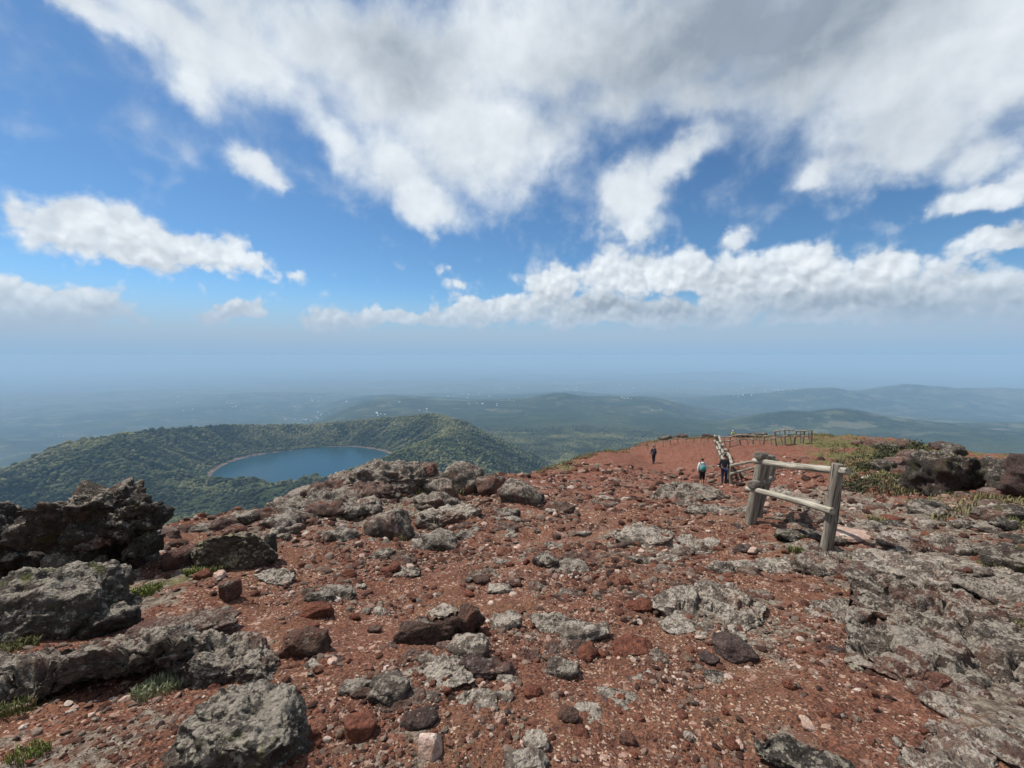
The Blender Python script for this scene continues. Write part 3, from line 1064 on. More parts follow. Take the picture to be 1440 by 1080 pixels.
# --- dark outcrop on the lake-side edge
B(152, 806, 132, .95, 1.62, 'dark', 'massive black blocky boulder with flat lichened top and overhanging right side', block=5.5, cuts=16, flat_top=.72, lump=.45, grain=.10, yaw=14, sub=6, strata=.05, outline=.35, knob=1.6)
B(28, 808, 140, .9, 1.12, 'dark', 'black craggy boulder with sloping top, left neighbour of the flat-topped block', cuts=14, lump=.42, grain=.10, yaw=-8, sub=6, block=3.6, knob=1.6)
B(-60, 815, 140, .9, 1.3, 'dark', 'tall dark boulder at the outer end of the lake-side outcrop', cuts=5, lump=.15, grain=.05, sub=5)
_q = hit(158, 806)
for (px, py, w, m_, t_) in ((200, 714, 36, 'dark', 'jagged black knob on the overhanging right shoulder of the flat-topped boulder'), (122, 712, 50, 'grey', 'grey lichened step on the upper left of the flat-topped boulder'), (178, 735, 52, 'dark', 'black broken ledge on the front of the flat-topped boulder'),
                            (140, 752, 46, 'grey', 'grey sunlit ledge low on the front of the flat-topped boulder'), (205, 765, 40, 'dark', 'black angular foot of the flat-topped boulder')):
    K(px, py, w, .9, .8, m_, t_, pos=at(px, py, _q[1] - .28), lump=.4, grain=.12, cuts=10, sink=.5, sub=5, knob=1.6)
K(112, 822, 76, .8, 1.2, 'grey', 'sunlit pale grey lava spur leaning on the flat-topped black boulder', lump=.16, tilt=(0, -25))
B(70, 880, 190, .8, .62, 'moss', 'knobbly grey-green lichened boulder below the black craggy boulder', lump=.2, grain=.06, cuts=3, yaw=10, sub=6)
K(150, 880, 70, .9, .6, 'dark', 'low dark rock beside the knobbly grey-green boulder', lump=.15)
S(120, 955, 330, .32, .24, 'grey', 'long grey layered slab with black hollow under its front edge', yaw=9, tilt=(-8, -6), strata=.08, lump=.12, sink=.12, sub=6, block=3.5)
S(252, 893, 150, .5, .24, 'rubble', 'flat reddish-brown slab joining the long grey layered slab', yaw=12, tilt=(-6, -6), lump=.1, sink=.25)
S(325, 945, 165, .55, .34, 'grey', 'rough grey slab dotted with white lichen, propped up above a dark gap', yaw=-6, tilt=(-8, 4), lump=.12, sink=.2, sub=6)
B(343, 1052, 165, .7, .78, 'moss', 'squarish grey boulder with green moss on its shaded front face', block=4, cuts=4, flat_top=.62, lump=.13, yaw=-10, sub=6)
K(275, 1062, 90, .9, .6, 'grey', 'grey lava rock touching the mossy squarish boulder', lump=.13)
K(430, 918, 66, .8, .75, 'brown', 'rounded brown rock with grey lichened right end', cuts=3, lump=.1)
K(445, 866, 44, .8, .6, 'red', 'smooth rust-red rock below the grey lichened slab stone', cuts=3, lump=.08, knob=.25)
S(463, 842, 62, .7, .5, 'grey', 'grey lichened slab stone above the smooth rust-red rock', tilt=(-4, 8))
B(333, 792, 110, .55, .62, 'yellow', 'leaning slab-like boulder with yellow-green lichen and black underside', block=4, cuts=5, tilt=(-14, -14), yaw=-14, lump=.1, sink=.22, sub=6, flat_top=.6)
K(377, 785, 26, .9, 2.0, 'dark', 'upright dark fin of rock closing the leaning yellow-lichened boulder', tilt=(0, 6), sink=.3)
K(258, 792, 46, 1.0, .9, 'plum', 'round blackish rock in the gap beside the leaning yellow-lichened boulder', lump=.08)
K(208, 792, 24, 1, .8, 'grey', 'small grey-green cobble wedged at the foot of the flat-topped boulder')
K(323, 842, 28, 1.0, 1.15, 'brown', 'brown angular cube-like stone casting a shadow on bare red soil', block=5, cuts=6, lump=.04, grain=.02, outline=.1, knob=.25, sink=.2)
K(283, 812, 20, 1, .9, 'red', 'rust-red stone on bright green moss by the leaning boulder')
K(310, 812, 18, 1, .8, 'pale', 'pale stone beside the rust-red stone on the moss')
S(385, 815, 60, .6, .3, 'white', 'cream and pink flat stone on the red soil below the leaning boulder', tilt=(0, 5))

# --- rubble along the edge towards the lake
for i, (px, py, w) in enumerate(((232, 757, 40), (258, 752, 34), (286, 750, 36), (312, 745, 44), (300, 765, 30), (345, 735, 46), (372, 730, 40), (330, 752, 34), (398, 722, 36), (225, 778, 30), (250, 768, 26), (395, 742, 60), (420, 735, 40))):
    K(px, py, w, .8, .55, ('rubble', 'brown', 'grey')[i % 3], ('large ' if w > 38 else 'small ') + ('reddish-grey', 'brown', 'grey')[i % 3] + ' lava rubble on the edge between leaning boulder and ridge outcrop', group='rubble along the lake-side edge')

# --- lumpy grey outcrop on the ridge
ridge = [(545, 664, 100, .42), (500, 672, 84, .4), (470, 682, 70, .4), (440, 694, 64, .4), (415, 708, 56, .4), (580, 662, 70, .45), (612, 668, 48, .5), (470, 700, 80, .38), (505, 692, 70, .36), (430, 718, 70, .35), (405, 728, 60, .4), (530, 684, 66, .36), (560, 680, 54, .4),
         (600, 682, 54, .5), (455, 712, 56, .4), (490, 712, 50, .4), (385, 724, 46, .45), (420, 700, 40, .5), (395, 712, 40, .45)]
for i, (px, py, w, h) in enumerate(ridge):
    K(px, py + (9 if px > 450 else 4), w, .8, h * .85, ('grey', 'grey', 'rubble')[i % 3], ('large ', 'middling ', 'small ')[0 if w > 68 else (1 if w > 52 else 2)] + ('knobbly grey lava lump', 'ledgy grey lava lump', 'brownish lava lump')[i % 3] + ' of the ridge outcrop above the lake', group='ridge outcrop lumps', lump=.25, grain=.10, cuts=2, sink=.40, sub=5 if w > 60 else 4, knob=1.9, knob_size=.24, strata=.06)
r_ = np.random.default_rng(51)
for i in range(40):
    t_ = r_.random()
    px, py = 395 + 255 * t_ + r_.normal(0, 12), 732 - 60 * t_ ** .8 + abs(r_.normal(0, 13))
    K(px, py, r_.uniform(14, 34), .8, r_.uniform(.4, .75), ('grey', 'rubble', 'white', 'grey')[i % 4], ('grey', 'brownish', 'pale', 'dark-pitted grey')[i % 4] + ' jagged lava fragment ' + ('on the crown' if t_ > .66 else ('in the middle' if t_ > .33 else 'at the lower end')) + ' of the ridge outcrop', group='fragments of the ridge outcrop', lump=.3, grain=.12, cuts=4, sink=.38, knob=1.6)
B(648, 690, 62, .85, .9, 'grey', 'rounded grey-brown boulder at the right end of the ridge outcrop', lump=.14)
B(690, 693, 42, .9, 1.0, 'rubble', 'upright brownish boulder next to the rounded end boulder of the ridge outcrop', lump=.14)
B(735, 704, 60, .7, .75, 'grey', 'smooth pale grey block standing apart on the red slope', block=4, cuts=6, lump=.06, knob=.25)
K(618, 700, 52, .7, .7, 'grey', 'dark-fronted grey rock among yellow grass below the ridge outcrop', lump=.18)
S(615, 716, 76, .6, .5, 'grey', 'low grey slab with dark recess below the grassy rock', lump=.16)
S(628, 732, 90, .55, .32, 'white', 'thin pale slab under the dark-recessed slab', lump=.14)
B(548, 752, 66, .8, .75, 'grey', 'blue-grey split boulder with broken flat left face', block=4, cuts=6, lump=.1, yaw=20)
K(618, 768, 56, .8, .6, 'moss', 'knobbly grey rock with moss at its foot, right of the split boulder', lump=.2)
K(713, 727, 36, .7, .55, 'grey', 'low grey rock in the middle of the red slope', lump=.14)
K(480, 757, 44, .8, .5, 'grey', 'grey lichen-crusted lump left of the split boulder', lump=.2)

# --- middle of the slope
S(965, 704, 116, .7, .26, 'grey', 'broad low lava slab with black hollow under its front, near the walkers', lump=.16, grain=.06, sink=.18, strata=.05)
S(1000, 722, 70, .5, .25, 'grey', 'thin broken slab lying in front of the broad hollow slab', lump=.14)
S(910, 757, 90, .7, .16, 'white', 'flush pale lichen-covered bedrock patch above the mid slope', lump=.16, sink=.38)
S(972, 772, 88, .7, .16, 'white', 'flush grey lichen bedrock patch below the path of the walkers', lump=.16, sink=.38)
K(768, 793, 40, .8, 0.48, 'grey', 'knobbly grey stone alone on the mid slope', lump=.2)
K(1015, 804, 34, .9, 0.60, 'grey', 'knobbly grey stone left of the fence post', lump=.2)
K(1052, 806, 30, .9, 0.48, 'brown', 'brown stone between the knobbly grey stone and the fence', lump=.1)
K(1048, 774, 36, .6, 0.24, 'plum', 'flat dark stone lying near the foot of the double post')
S(998, 858, 150, .8, .13, 'white', 'large flat pale slab with a tuft of grass growing on it', lump=.14, grain=.06, sink=.28, sub=6, cracks=.4)
S(955, 882, 66, .6, .2, 'white', 'cream tongue of rock at the front edge of the large flat pale slab', lump=.1)
S(618, 892, 128, .42, .40, 'brown', 'long dark brown slab with black underside across the slope', lump=.1, tilt=(-6, -3), sink=.25, cuts=5)
K(660, 915, 60, .9, 0.48, 'white', 'pale grey lichened rock in front of the long dark brown slab', lump=.15)
K(710, 880, 46, .8, 0.52, 'white', 'whitish jagged rock at the right end of the long dark slab', lump=.18)
K(822, 897, 76, .55, 0.40, 'white', 'white-crusted wedge of rock with dark left flank', lump=.18)
S(690, 942, 84, .5, .3, 'plum', 'flat purplish-brown slab in the middle foreground', lump=.07)
K(790, 945, 54, .6, 0.40, 'grey', 'grey crusted rock with dark cavity at its right end', lump=.2)
K(548, 975, 62, .9, 0.58, 'grey', 'rounded grey boulder-like rock in the foreground gravel', lump=.12, cuts=4)
K(500, 968, 48, .7, 0.32, 'grey', 'low grey rock left of the rounded grey one')
K(503, 1028, 52, .9, 0.60, 'red', 'dark red faceted rock beside the slanting dark rock', block=4, cuts=6, lump=.05, grain=.02, knob=.25)
K(590, 1018, 56, .7, 0.48, 'plum', 'slanting dark brown rock above the pink flat-faced stone', cuts=6, lump=.06, tilt=(0, -14), knob=.25)
K(607, 1052, 46, .7, 0.72, 'pale', 'pale pink flat-faced stone in the near gravel', block=6, cuts=13, lump=.02, grain=.01, tilt=(-25, 0), knob=.05, outline=.08)
K(755, 1048, 44, .8, 0.56, 'white', 'white-crusted knobbly rock touching the near grey one', lump=.16)
K(740, 1080, 64, .8, 0.48, 'white', 'near pale grey rock below the white-crusted one', lump=.14)
K(800, 1012, 34, .9, 0.72, 'brown', 'brown rock with grey shaded right face', cuts=6)
K(890, 917, 70, .6, 0.40, 'red', 'flat-topped rust-brown rock with dark gap under its front', flat_top=.5, lump=.06)
K(1032, 915, 56, .9, 0.44, 'plum', 'dark plum rounded rock with white streaks', cuts=3, lump=.05, knob=.25)
K(998, 927, 28, .9, 0.48, 'plum', 'small blackish rock at the foot of the plum rounded rock')
K(902, 854, 40, .7, 0.48, 'red', 'rust-red rock with dark front left of the large flat slab', flat_top=.5)
K(882, 1040, 26, .9, 0.64, 'brown', 'orange-brown loose stone on bare soil')
K(968, 1040, 16, 1, 0.80, 'white', 'single round light grey pebble on bare soil', cuts=2, lump=.02, knob=.25, sink=.2)
K(1030, 1046, 24, .9, 0.48, 'red', 'reddish stone right of the light grey pebble')
K(1137, 1020, 22, 1.4, 0.32, 'pale', 'pale cream splinter of rock on bare soil', tilt=(0, 20))
K(1207, 942, 26, .7, 0.48, 'yellow', 'ochre-grey lichened stone alone on the bare soil')
K(1178, 918, 32, .7, 0.40, 'plum', 'dark wedge of stone above the ochre-grey stone')
S(1140, 1078, 130, .5, .2, 'dark', 'dark lichen-speckled slab at the near end of the bare soil', lump=.12, sink=.3)

# --- right: lava pavement and outcrops
S(1395, 960, 320, .70, .12, 'grey', 'wide lava pavement slab with ragged broken edge above the red soil', yaw=-38, lump=.10, grain=.05, sink=.16, sub=6, block=4, strata=.03, cracks=.42, holes=.95)
S(1360, 880, 250, .7, .13, 'grey', 'upper lava pavement slab beyond the wide broken-edged one', yaw=-20, lump=.12, grain=.05, sink=.22, sub=6, block=4, cracks=.45, holes=.95)
S(1330, 992, 70, .7, .3, 'white', 'loosened pale block at the ragged edge of the lava pavement', lump=.1, tilt=(0, 10))
S(1430, 1065, 120, .6, .3, 'grey', 'near grey block under the lava pavement edge', lump=.12)
S(1330, 1080, 190, .4, .16, 'white', 'low pale bedrock strip at the near edge of the soil hollow', lump=.14, sink=.3)
S(1330, 808, 190, .7, .10, 'white', 'flat lichen-crusted bedrock beyond the upper pavement', lump=.14, sink=.28, cracks=.7)
S(1430, 835, 150, .7, .14, 'grey', 'flat grey bedrock beside the lichen-crusted pavement', lump=.14, sink=.35)
S(1155, 797, 66, .8, .4, 'grey', 'grey rock at the foot of the leaning fence post', lump=.14)
S(1197, 756, 66, .75, .2, 'pale', 'flat pale pink plate of rock behind the leaning fence post', block=4, cuts=7, lump=.03, grain=.01, sink=.12, tilt=(-5, 2), yaw=6, holes=0, knob=.1)
S(1215, 812, 70, .6, .34, 'rubble', 'pinkish rock with grass beside it, below the pale pink plate', lump=.06, sink=.2, holes=0)
S(1120, 757, 66, .5, .3, 'dark', 'dark slab under the fence rails', lump=.1)
S(1275, 768, 90, .6, .22, 'rubble', 'reddish slab right of the pale pink plate', lump=.1)
B(1425, 798, 70, .8, .6, 'dark', 'black boulder with grass at its left foot', lump=.14, cuts=4)
B(1432, 728, 60, .8, .5, 'dark', 'flat-topped dark boulder set in yellow grass', lump=.14, flat_top=.5)
B(1335, 690, 84, .8, .95, 'dark', 'black crag with rusty top rising from the green slope', lump=.3, grain=.10, cuts=4, sub=5, strata=.14, sink=.3, block=3.6)
B(1298, 688, 50, .8, .9, 'dark', 'low black crag flank beside the rusty-topped crag', lump=.3, grain=.10, strata=.12, sub=5)
B(1372, 688, 60, .8, .8, 'plum', 'dark broken crag between the rusty-topped crag and the purple scree', lump=.3, grain=.10, strata=.12, sub=5)
B(1420, 690, 84, .8, .85, 'dark', 'purple-brown scree-covered crag at the outer end of the crags', lump=.3, grain=.12, sub=5, strata=.08)
B(1490, 700, 110, .8, .95, 'plum', 'outermost purple-brown crag behind the scree-covered one', lump=.3, grain=.12, sub=5, strata=.08)
K(1290, 680, 16, 1, .9, 'pale', 'small pinkish block below the black crag flank')
for (px, py, t) in ((155, 850, 'the flat-topped black boulder'), (120, 1000, 'the long grey layered slab'), (250, 900, 'the flat reddish-brown slab'), (325, 965, 'the rough white-dotted slab'), (343, 1065, 'the mossy squarish boulder'), (430, 925, 'the rounded brown rock'),
                    (450, 860, 'the smooth rust-red rock'), (333, 800, 'the leaning yellow-lichened boulder'), (323, 845, 'the cube-like brown stone'), (650, 700, 'the end of the ridge outcrop'), (735, 715, 'the smooth pale grey block'), (548, 760, 'the blue-grey split boulder'),
                    (618, 775, 'the moss-footed knobbly rock'), (480, 730, 'the lake-side ridge outcrop'), (965, 710, 'the broad hollow slab'), (910, 760, 'the flush pale bedrock patch'), (768, 797, 'the lone knobbly stone'), (1000, 860, 'the large flat pale slab'), (618, 895, 'the long dark brown slab'),
                    (660, 920, 'the pale lichened rock'), (822, 900, 'the white-crusted wedge'), (690, 945, 'the purplish-brown slab'), (548, 980, 'the rounded grey foreground rock'), (503, 1030, 'the dark red faceted rock'), (607, 1055, 'the pink flat-faced stone'), (745, 1075, 'the near white-crusted rocks'),
                    (890, 920, 'the flat-topped rust-brown rock'), (1032, 918, 'the dark plum rock'), (882, 1042, 'the orange-brown loose stone'), (968, 1042, 'the round light grey pebble'), (1137, 1022, 'the pale cream splinter'), (1207, 945, 'the ochre-grey stone'), (1140, 1080, 'the dark speckled slab'),
                    (1300, 950, 'the ragged edge of the lava pavement'), (1400, 1040, 'the near grey block'), (1360, 880, 'the upper lava pavement'), (1155, 790, 'the leaning fence post'), (1060, 740, 'the double fence posts'), (1215, 815, 'the pinkish rock with grass'), (1275, 770, 'the reddish slab'),
                    (1196, 760, 'the pale pink plate'), (1425, 800, 'the black boulder with grass'), (1335, 695, 'the black crag'), (1430, 735, 'the boulder in yellow grass'), (720, 700, 'the open red slope'), (850, 680, 'the path of the walkers'), (1300, 720, 'the foot of the crags')):
    q_ = hit(px, py)
    LANDMARKS.append((q_[0], q_[1], t))
r_ = np.random.default_rng(5)
for i in range(34):
    px = r_.uniform(1140, 1450)
    py = r_.uniform(695, 790)
    K(px, py, r_.uniform(22, 64), .8, r_.uniform(.25, .5), ('grey', 'grey', 'rubble', 'white', 'dark')[i % 5], ('low grey', 'flat grey', 'low reddish', 'pale-crusted', 'low blackish')[i % 5] + ' lava lump near %', group='lava lumps right of the fence', lump=.18, grain=.06, sink=.42)
for i in range(30):
    py = r_.uniform(625, 694)
    px = r_.uniform(1200, 1330) + .9 * (py - 625)
    K(px, py, r_.uniform(14, 40), .8, r_.uniform(.4, .7), ('dark', 'plum', 'rubble')[i % 3], ('black', 'plum-brown', 'reddish')[i % 3] + ' lava rock poking from the green slope below the crags', group='rocks on the green slope', lump=.18, grain=.06, sink=.4)
for i in range(78):
    px = r_.uniform(1090, 1235) if i < 14 else (r_.uniform(690, 1060) if i < 50 else r_.uniform(420, 760))
    py = r_.uniform(690, 760) if i < 14 else (r_.uniform(690, 880) if i < 50 else r_.uniform(735, 1000))
    K(px, py, r_.uniform(16, 30) + 22 * r_.random() ** 3, .7, r_.uniform(.25, .5), ('grey', 'rubble', 'white')[i % 3], ('grey', 'reddish', 'pale')[i % 3] + ' lava patch half buried in soil near %', group='half-buried lava patches', lump=.2, grain=.07, sink=.42)
for i in range(16):
    px = r_.uniform(1025, 1090) if i < 9 else r_.uniform(930, 1020)
    q_ = crest(px)
    K(px, 0, r_.uniform(8, 20), .8, .42, ('dark', 'plum')[i % 2], ('blackish', 'brownish')[i % 2] + ' rock on the crest along the far fence', group='rocks on the far crest', lump=.18, pos=q_)

r_ = np.random.default_rng(88)
for i in range(30):
    px, py = r_.uniform(480, 1180), r_.uniform(765, 1010)
    if 1050 < px and py > 900:
        px -= 300
    S(px, py, r_.uniform(34, 84), r_.uniform(.6, .9), r_.uniform(.12, .2), ('white', 'grey', 'rubble')[i % 3], ('pale crusty', 'grey crusty', 'brownish crusty')[i % 3] + ' bedrock patch flush with the soil near %', group='flush bedrock patches', lump=.2, sink=.38, holes=1.0, sub=5, knob=1.3)
for i in range(24):
    t_ = r_.random()
    px, py = 1215 + 130 * t_ + r_.normal(0, 14), 850 + 190 * t_ + r_.normal(0, 12)
    K(px, py, r_.uniform(12, 34), .8, r_.uniform(.35, .6), ('grey', 'white', 'rubble')[i % 3], ('grey', 'pale', 'brownish')[i % 3] + ' broken-off fragment along the ragged pavement edge near %', group='fragments along the lava pavement', lump=.2, cuts=9, sink=.35)

# --- loose stones: a few shapes, copied
protos = []
for i in range(9):
    protos.append(rock_mesh('stone', 900 + i * 31, 3, 1.0, 0.8, 0.62, block=3.0, cuts=7, lump=.12 + .05 * (i % 3), grain=.05, knob=.3 + .5 * (i % 3)))
KINDS = [('red', 'rust-red scoria stone', 'loose rust-red stones'),
         ('brown', 'dark brown lava stone', 'loose dark brown stones'),
         ('grey', 'grey lichened stone', 'loose grey stones'),
         ('pale', 'pale pinkish stone', 'loose pale stones')]
r_ = np.random.default_rng(17)
sm = {}
cnt = 0
while cnt < 290:
    px = r_.uniform(-20, 1460)
    py = 1085 - 385 * r_.random() ** 0.8
    if px < 420 and py < 860 - px * 0.25:
        continue
    p = hit(px, py)
    if rim_dist(np.array([p[0]]), np.array([p[1]]))[0] > -0.3:
        continue
    wpx = 10 * (1 + 0.55 * r_.pareto(2.2))
    if wpx > 34:
        continue
    k = r_.choice(4, p=[.40, .26, .22, .12])
    if k == 3:
        wpx = min(wpx, 18)
    i = int(r_.integers(0, 9))
    key = (i, k)
    if key not in sm:
        sm[key] = protos[i].copy()
        sm[key].materials.append(RM[KINDS[k][0]])
    o = bpy.data.objects.new('stone', sm[key])
    COL.objects.link(o)
    s_ = wpx / F_PX * p[1] / 2
    hgt = r_.uniform(.6, 1.2)
    o.scale = (s_, s_ * r_.uniform(.7, 1.2), s_ * hgt)
    o.location = (p[0], p[1], p[2] + s_ * hgt * 0.22)
    o.rotation_euler = (r_.uniform(-.3, .3), r_.uniform(-.3, .3), r_.uniform(0, 6.28))
    szw = 'pebble-sized' if s_ < .03 else ('fist-sized' if s_ < .055 else ('head-sized' if s_ < .1 else 'bucket-sized'))
    tag(o, szw + ' ' + KINDS[k][1] + ' lying near ' + near_mark(p), 'stone', KINDS[k][2])
    cnt += 1


# --- gravel: everything smaller
def gravel_material():
    m, b, bs = new_mat('gravel')
    t = b.node('ShaderNodeAttribute', attribute_name='tone', attribute_type='INSTANCER').outputs['Fac']
    c = b.ramp(t, [(0, (0.030, 0.018, 0.015)), (.14, (0.075, 0.034, 0.025)), (.30, (0.13, 0.052, 0.034)), (.46, (0.20, 0.082, 0.052)), (.56, (0.15, 0.105, 0.08)), (.68, (0.20, 0.165, 0.13)),
                   (.78, (0.30, 0.19, 0.145)), (.88, (0.46, 0.33, 0.265)), (1, (0.60, 0.50, 0.42))])
    g = b.node('ShaderNodeNewGeometry')
    n = b.noise(g.outputs['Position'], 90.0, 4, 0.65)
    c = b.mix(b.m('MULTIPLY', b.smooth(n, 0.35, 0.65), 0.5), b.mix(0.45, c, (0.03, 0.018, 0.014)), c)
    b.put(bs.inputs['Base Color'], c)
    bs.inputs['Roughness'].default_value = 0.95
    bs.inputs['Specular IOR Level'].default_value = 0.12
    bump(b, bs, n, 0.008, 0.8)
    return m


NG = 210000
ga = np.radians(rng.uniform(-57, 57, NG))
grd = np.exp(rng.uniform(math.log(1.3), math.log(34), NG))
x = grd * np.sin(ga)
y = grd * np.cos(ga)
dens_ = 1.5 * fbm(P3(x, y) / 1.3, 4, 0.6, seed=71) + 0.7 * fbm(P3(x, y) / 0.3, 3, 0.6, seed=73)
bare = _world_blob(x, y, [(1150, 985, 130, 1.0, 1), (920, 985, 70, 1, .7), (480, 885, 60, 1.2, .9), (330, 855, 60, 1.2, .9), (620, 830, 80, 1.3, .8), (690, 860, 50, 1, .6), (1080, 640, 90, 2, .8), (860, 670, 90, 2, .5)])
keep = (dens_ + rng.uniform(-0.5, 0.5, NG) - 0.55 * bare > 0.0) & (rim_dist(x, y) < 0.8)
x, y, grd, dens_ = x[keep], y[keep], grd[keep], dens_[keep]
n = len(x)
z = ground_h(x, y)
px_size = np.minimum(1.35 * (1 + 0.95 * rng.pareto(1.8, n)), 12.0)
s = px_size / F_PX * np.maximum(y, 0.6 * grd) * 0.5 * 1.1
hgt = rng.uniform(.32, .8, n)
scl = np.stack([s, s * rng.uniform(.6, 1.1, n), s * hgt], 1)
tone = np.where(rng.random(n) < 0.56, rng.uniform(0, .5, n), np.where(rng.random(n) < 0.42, rng.uniform(.5, .75, n), rng.uniform(.72, 1.0, n)))
big_ = px_size > 6
tone = np.where(big_ & (tone > .8) & (rng.random(n) < .6), tone * .6, tone)
scatter('gravel', np.stack([x, y, z + s * hgt * 0.15], 1), scl, rng.uniform(-0.5, 0.5, (n, 3)) + np.array([0, 0, 1]) * rng.uniform(0, 6.28, (n, 1)),
        rng.integers(0, 6, n), tone, [(2, 1.1 + .25 * i, 1.5, i + 11, .85) for i in range(6)], gravel_material())


# ------------------------------------------------------------------ log fence
def wood_material(name, lo, hi):
    m, b, bs = new_mat(name)
    tc = b.node('ShaderNodeTexCoord').outputs['Object']
    g = b.node('ShaderNodeNewGeometry')
    st = b.vm('MULTIPLY', tc, (26, 26, 2.2))
    n = b.noise(st, 1.0, 6, 0.65)
    n2 = b.noise(tc, 3.5, 5, 0.6)
    c = b.mix(b.smooth(n, 0.32, 0.68), lo, hi)
    c = b.mix(b.m('MULTIPLY', b.smooth(n2, 0.5, 0.7), 0.5), c, tuple(q * 0.62 for q in lo))
    cr = b.smooth(b.noise(b.vm('MULTIPLY', tc, (55, 55, 1.6)), 1.0, 3, 0.5, w=2.0), 0.42, 0.34)
    c = b.mix(b.m('MULTIPLY', cr, 0.85), c, (0.03, 0.025, 0.02))
    b.put(bs.inputs['Base Color'], c)
    bs.inputs['Roughness'].default_value = 0.85
    bump(b, bs, b.m('MULTIPLY_ADD', cr, -1.0, n), 0.02, 1.0)
    return m


MAT_POST = wood_material('weathered_grey_post', (0.115, 0.098, 0.078), (0.24, 0.21, 0.17))
MAT_RAIL = wood_material('bleached_rail', (0.20, 0.178, 0.14), (0.40, 0.365, 0.295))
_log = [0]


def log_part(name, p0, p1, r0, r1, mat, parent, seg=14, rings=10, bend=0.012):
    """a round log between two points given in the parent's space; its own axis is local z"""
    _log[0] += 1
    rr = np.random.default_rng(_log[0] + 400)
    p0, p1 = Vector(p0), Vector(p1)
    ax = p1 - p0
    L = ax.length
    th = np.linspace(0, 2 * np.pi, seg, endpoint=False)
    V, F = [], []
    prof = [(0.0, .86), (0.012 / max(L, .2), 1.0)] + [(t, 1.0) for t in np.linspace(.08, .92, rings)] + [(1 - 0.012 / max(L, .2), 1.0), (1.0, .86)]
    ph, lo = rr.uniform(0, 6.28), rr.uniform(-50, 50)
    for t, k in prof:
        r = (r0 + (r1 - r0) * t) * k
        wob = fbm(np.stack([np.cos(th) * .8 + lo, np.sin(th) * .8, np.full(seg, t * L * 1.3)], 1), 2, seed=3) * .14
        ox, oy = bend * L * math.sin(t * 3.1) * math.cos(ph), bend * L * math.sin(t * 3.1) * math.sin(ph)
        for a, w in zip(th, wob):
            V.append((ox + math.cos(a) * r * (1 + w), oy + math.sin(a) * r * (1 + w), t * L))
    n = len(prof)
    for i in range(n - 1):
        for j in range(seg):
            k2 = (j + 1) % seg
            F.append((i * seg + j, i * seg + k2, (i + 1) * seg + k2, (i + 1) * seg + j))
    me = bpy.data.meshes.new(name)
    me.from_pydata(V, [], F + [tuple(range(seg - 1, -1, -1)), tuple(range((n - 1) * seg, n * seg))])
    for p in me.polygons:
        p.use_smooth = len(p.vertices) == 4
    o = obj(name, me, mat, parent)
    o.location = p0
    o.rotation_euler = ax.to_track_quat('Z', 'Y').to_euler()
    return o


def gz_at(x, y):
    return float(ground_h(np.array([x]), np.array([y]), fine=False)[0])


# near bay: a leaning post, a cluster of posts and two rails
pa = hit(1152, 775)
pb = hit(1056, 734)
fence = empty('log_fence', pa)
tag(fence, 'weathered grey log fence bay with two rails and leaning post beside pink plate rock', 'fence', 'log fences')


def rel(p):
    return Vector(p) - Vector(pa)


ta = at(1178, 652, pa[1] * 1.0)
tb = at(1073, 641, pb[1] * 1.0)
log_part('post', rel(pa - np.array([-.05, 0, .25])), rel(ta), .080, .072, MAT_POST, fence)
log_part('post', rel(pb - np.array([.03, 0, .25])), rel(tb), .095, .084, MAT_POST, fence)
pc = hit(1078, 733)
log_part('post', rel(pc + np.array([0, .35, -.3])), rel(at(1081, 640, pc[1] + .35)), .095, .085, MAT_POST, fence)
pd = hit(1088, 728)
log_part('post', rel(pd + np.array([.05, .75, -.4])), rel(at(1090, 645, pd[1] + .75)), .09, .08, MAT_POST, fence)
log_part('rail', rel(at(1060, 648, pb[1] - .2)), rel(at(1193, 663, pa[1] - .16)), .045, .052, MAT_RAIL, fence)
log_part('rail', rel(at(1051, 687, pb[1] - .2)), rel(at(1171, 719, pa[1] - .18)), .045, .05, MAT_RAIL, fence)
# stubs of the rails that run on from the cluster
log_part('rail', rel(at(1066, 641, pb[1] - .42)), rel(at(1086, 645, pd[1] + .9)), .066, .06, MAT_POST, fence)
log_part('rail', rel(at(1056, 682, pb[1] - .42)), rel(at(1087, 672, pd[1] + .9)), .066, .06, MAT_POST, fence)


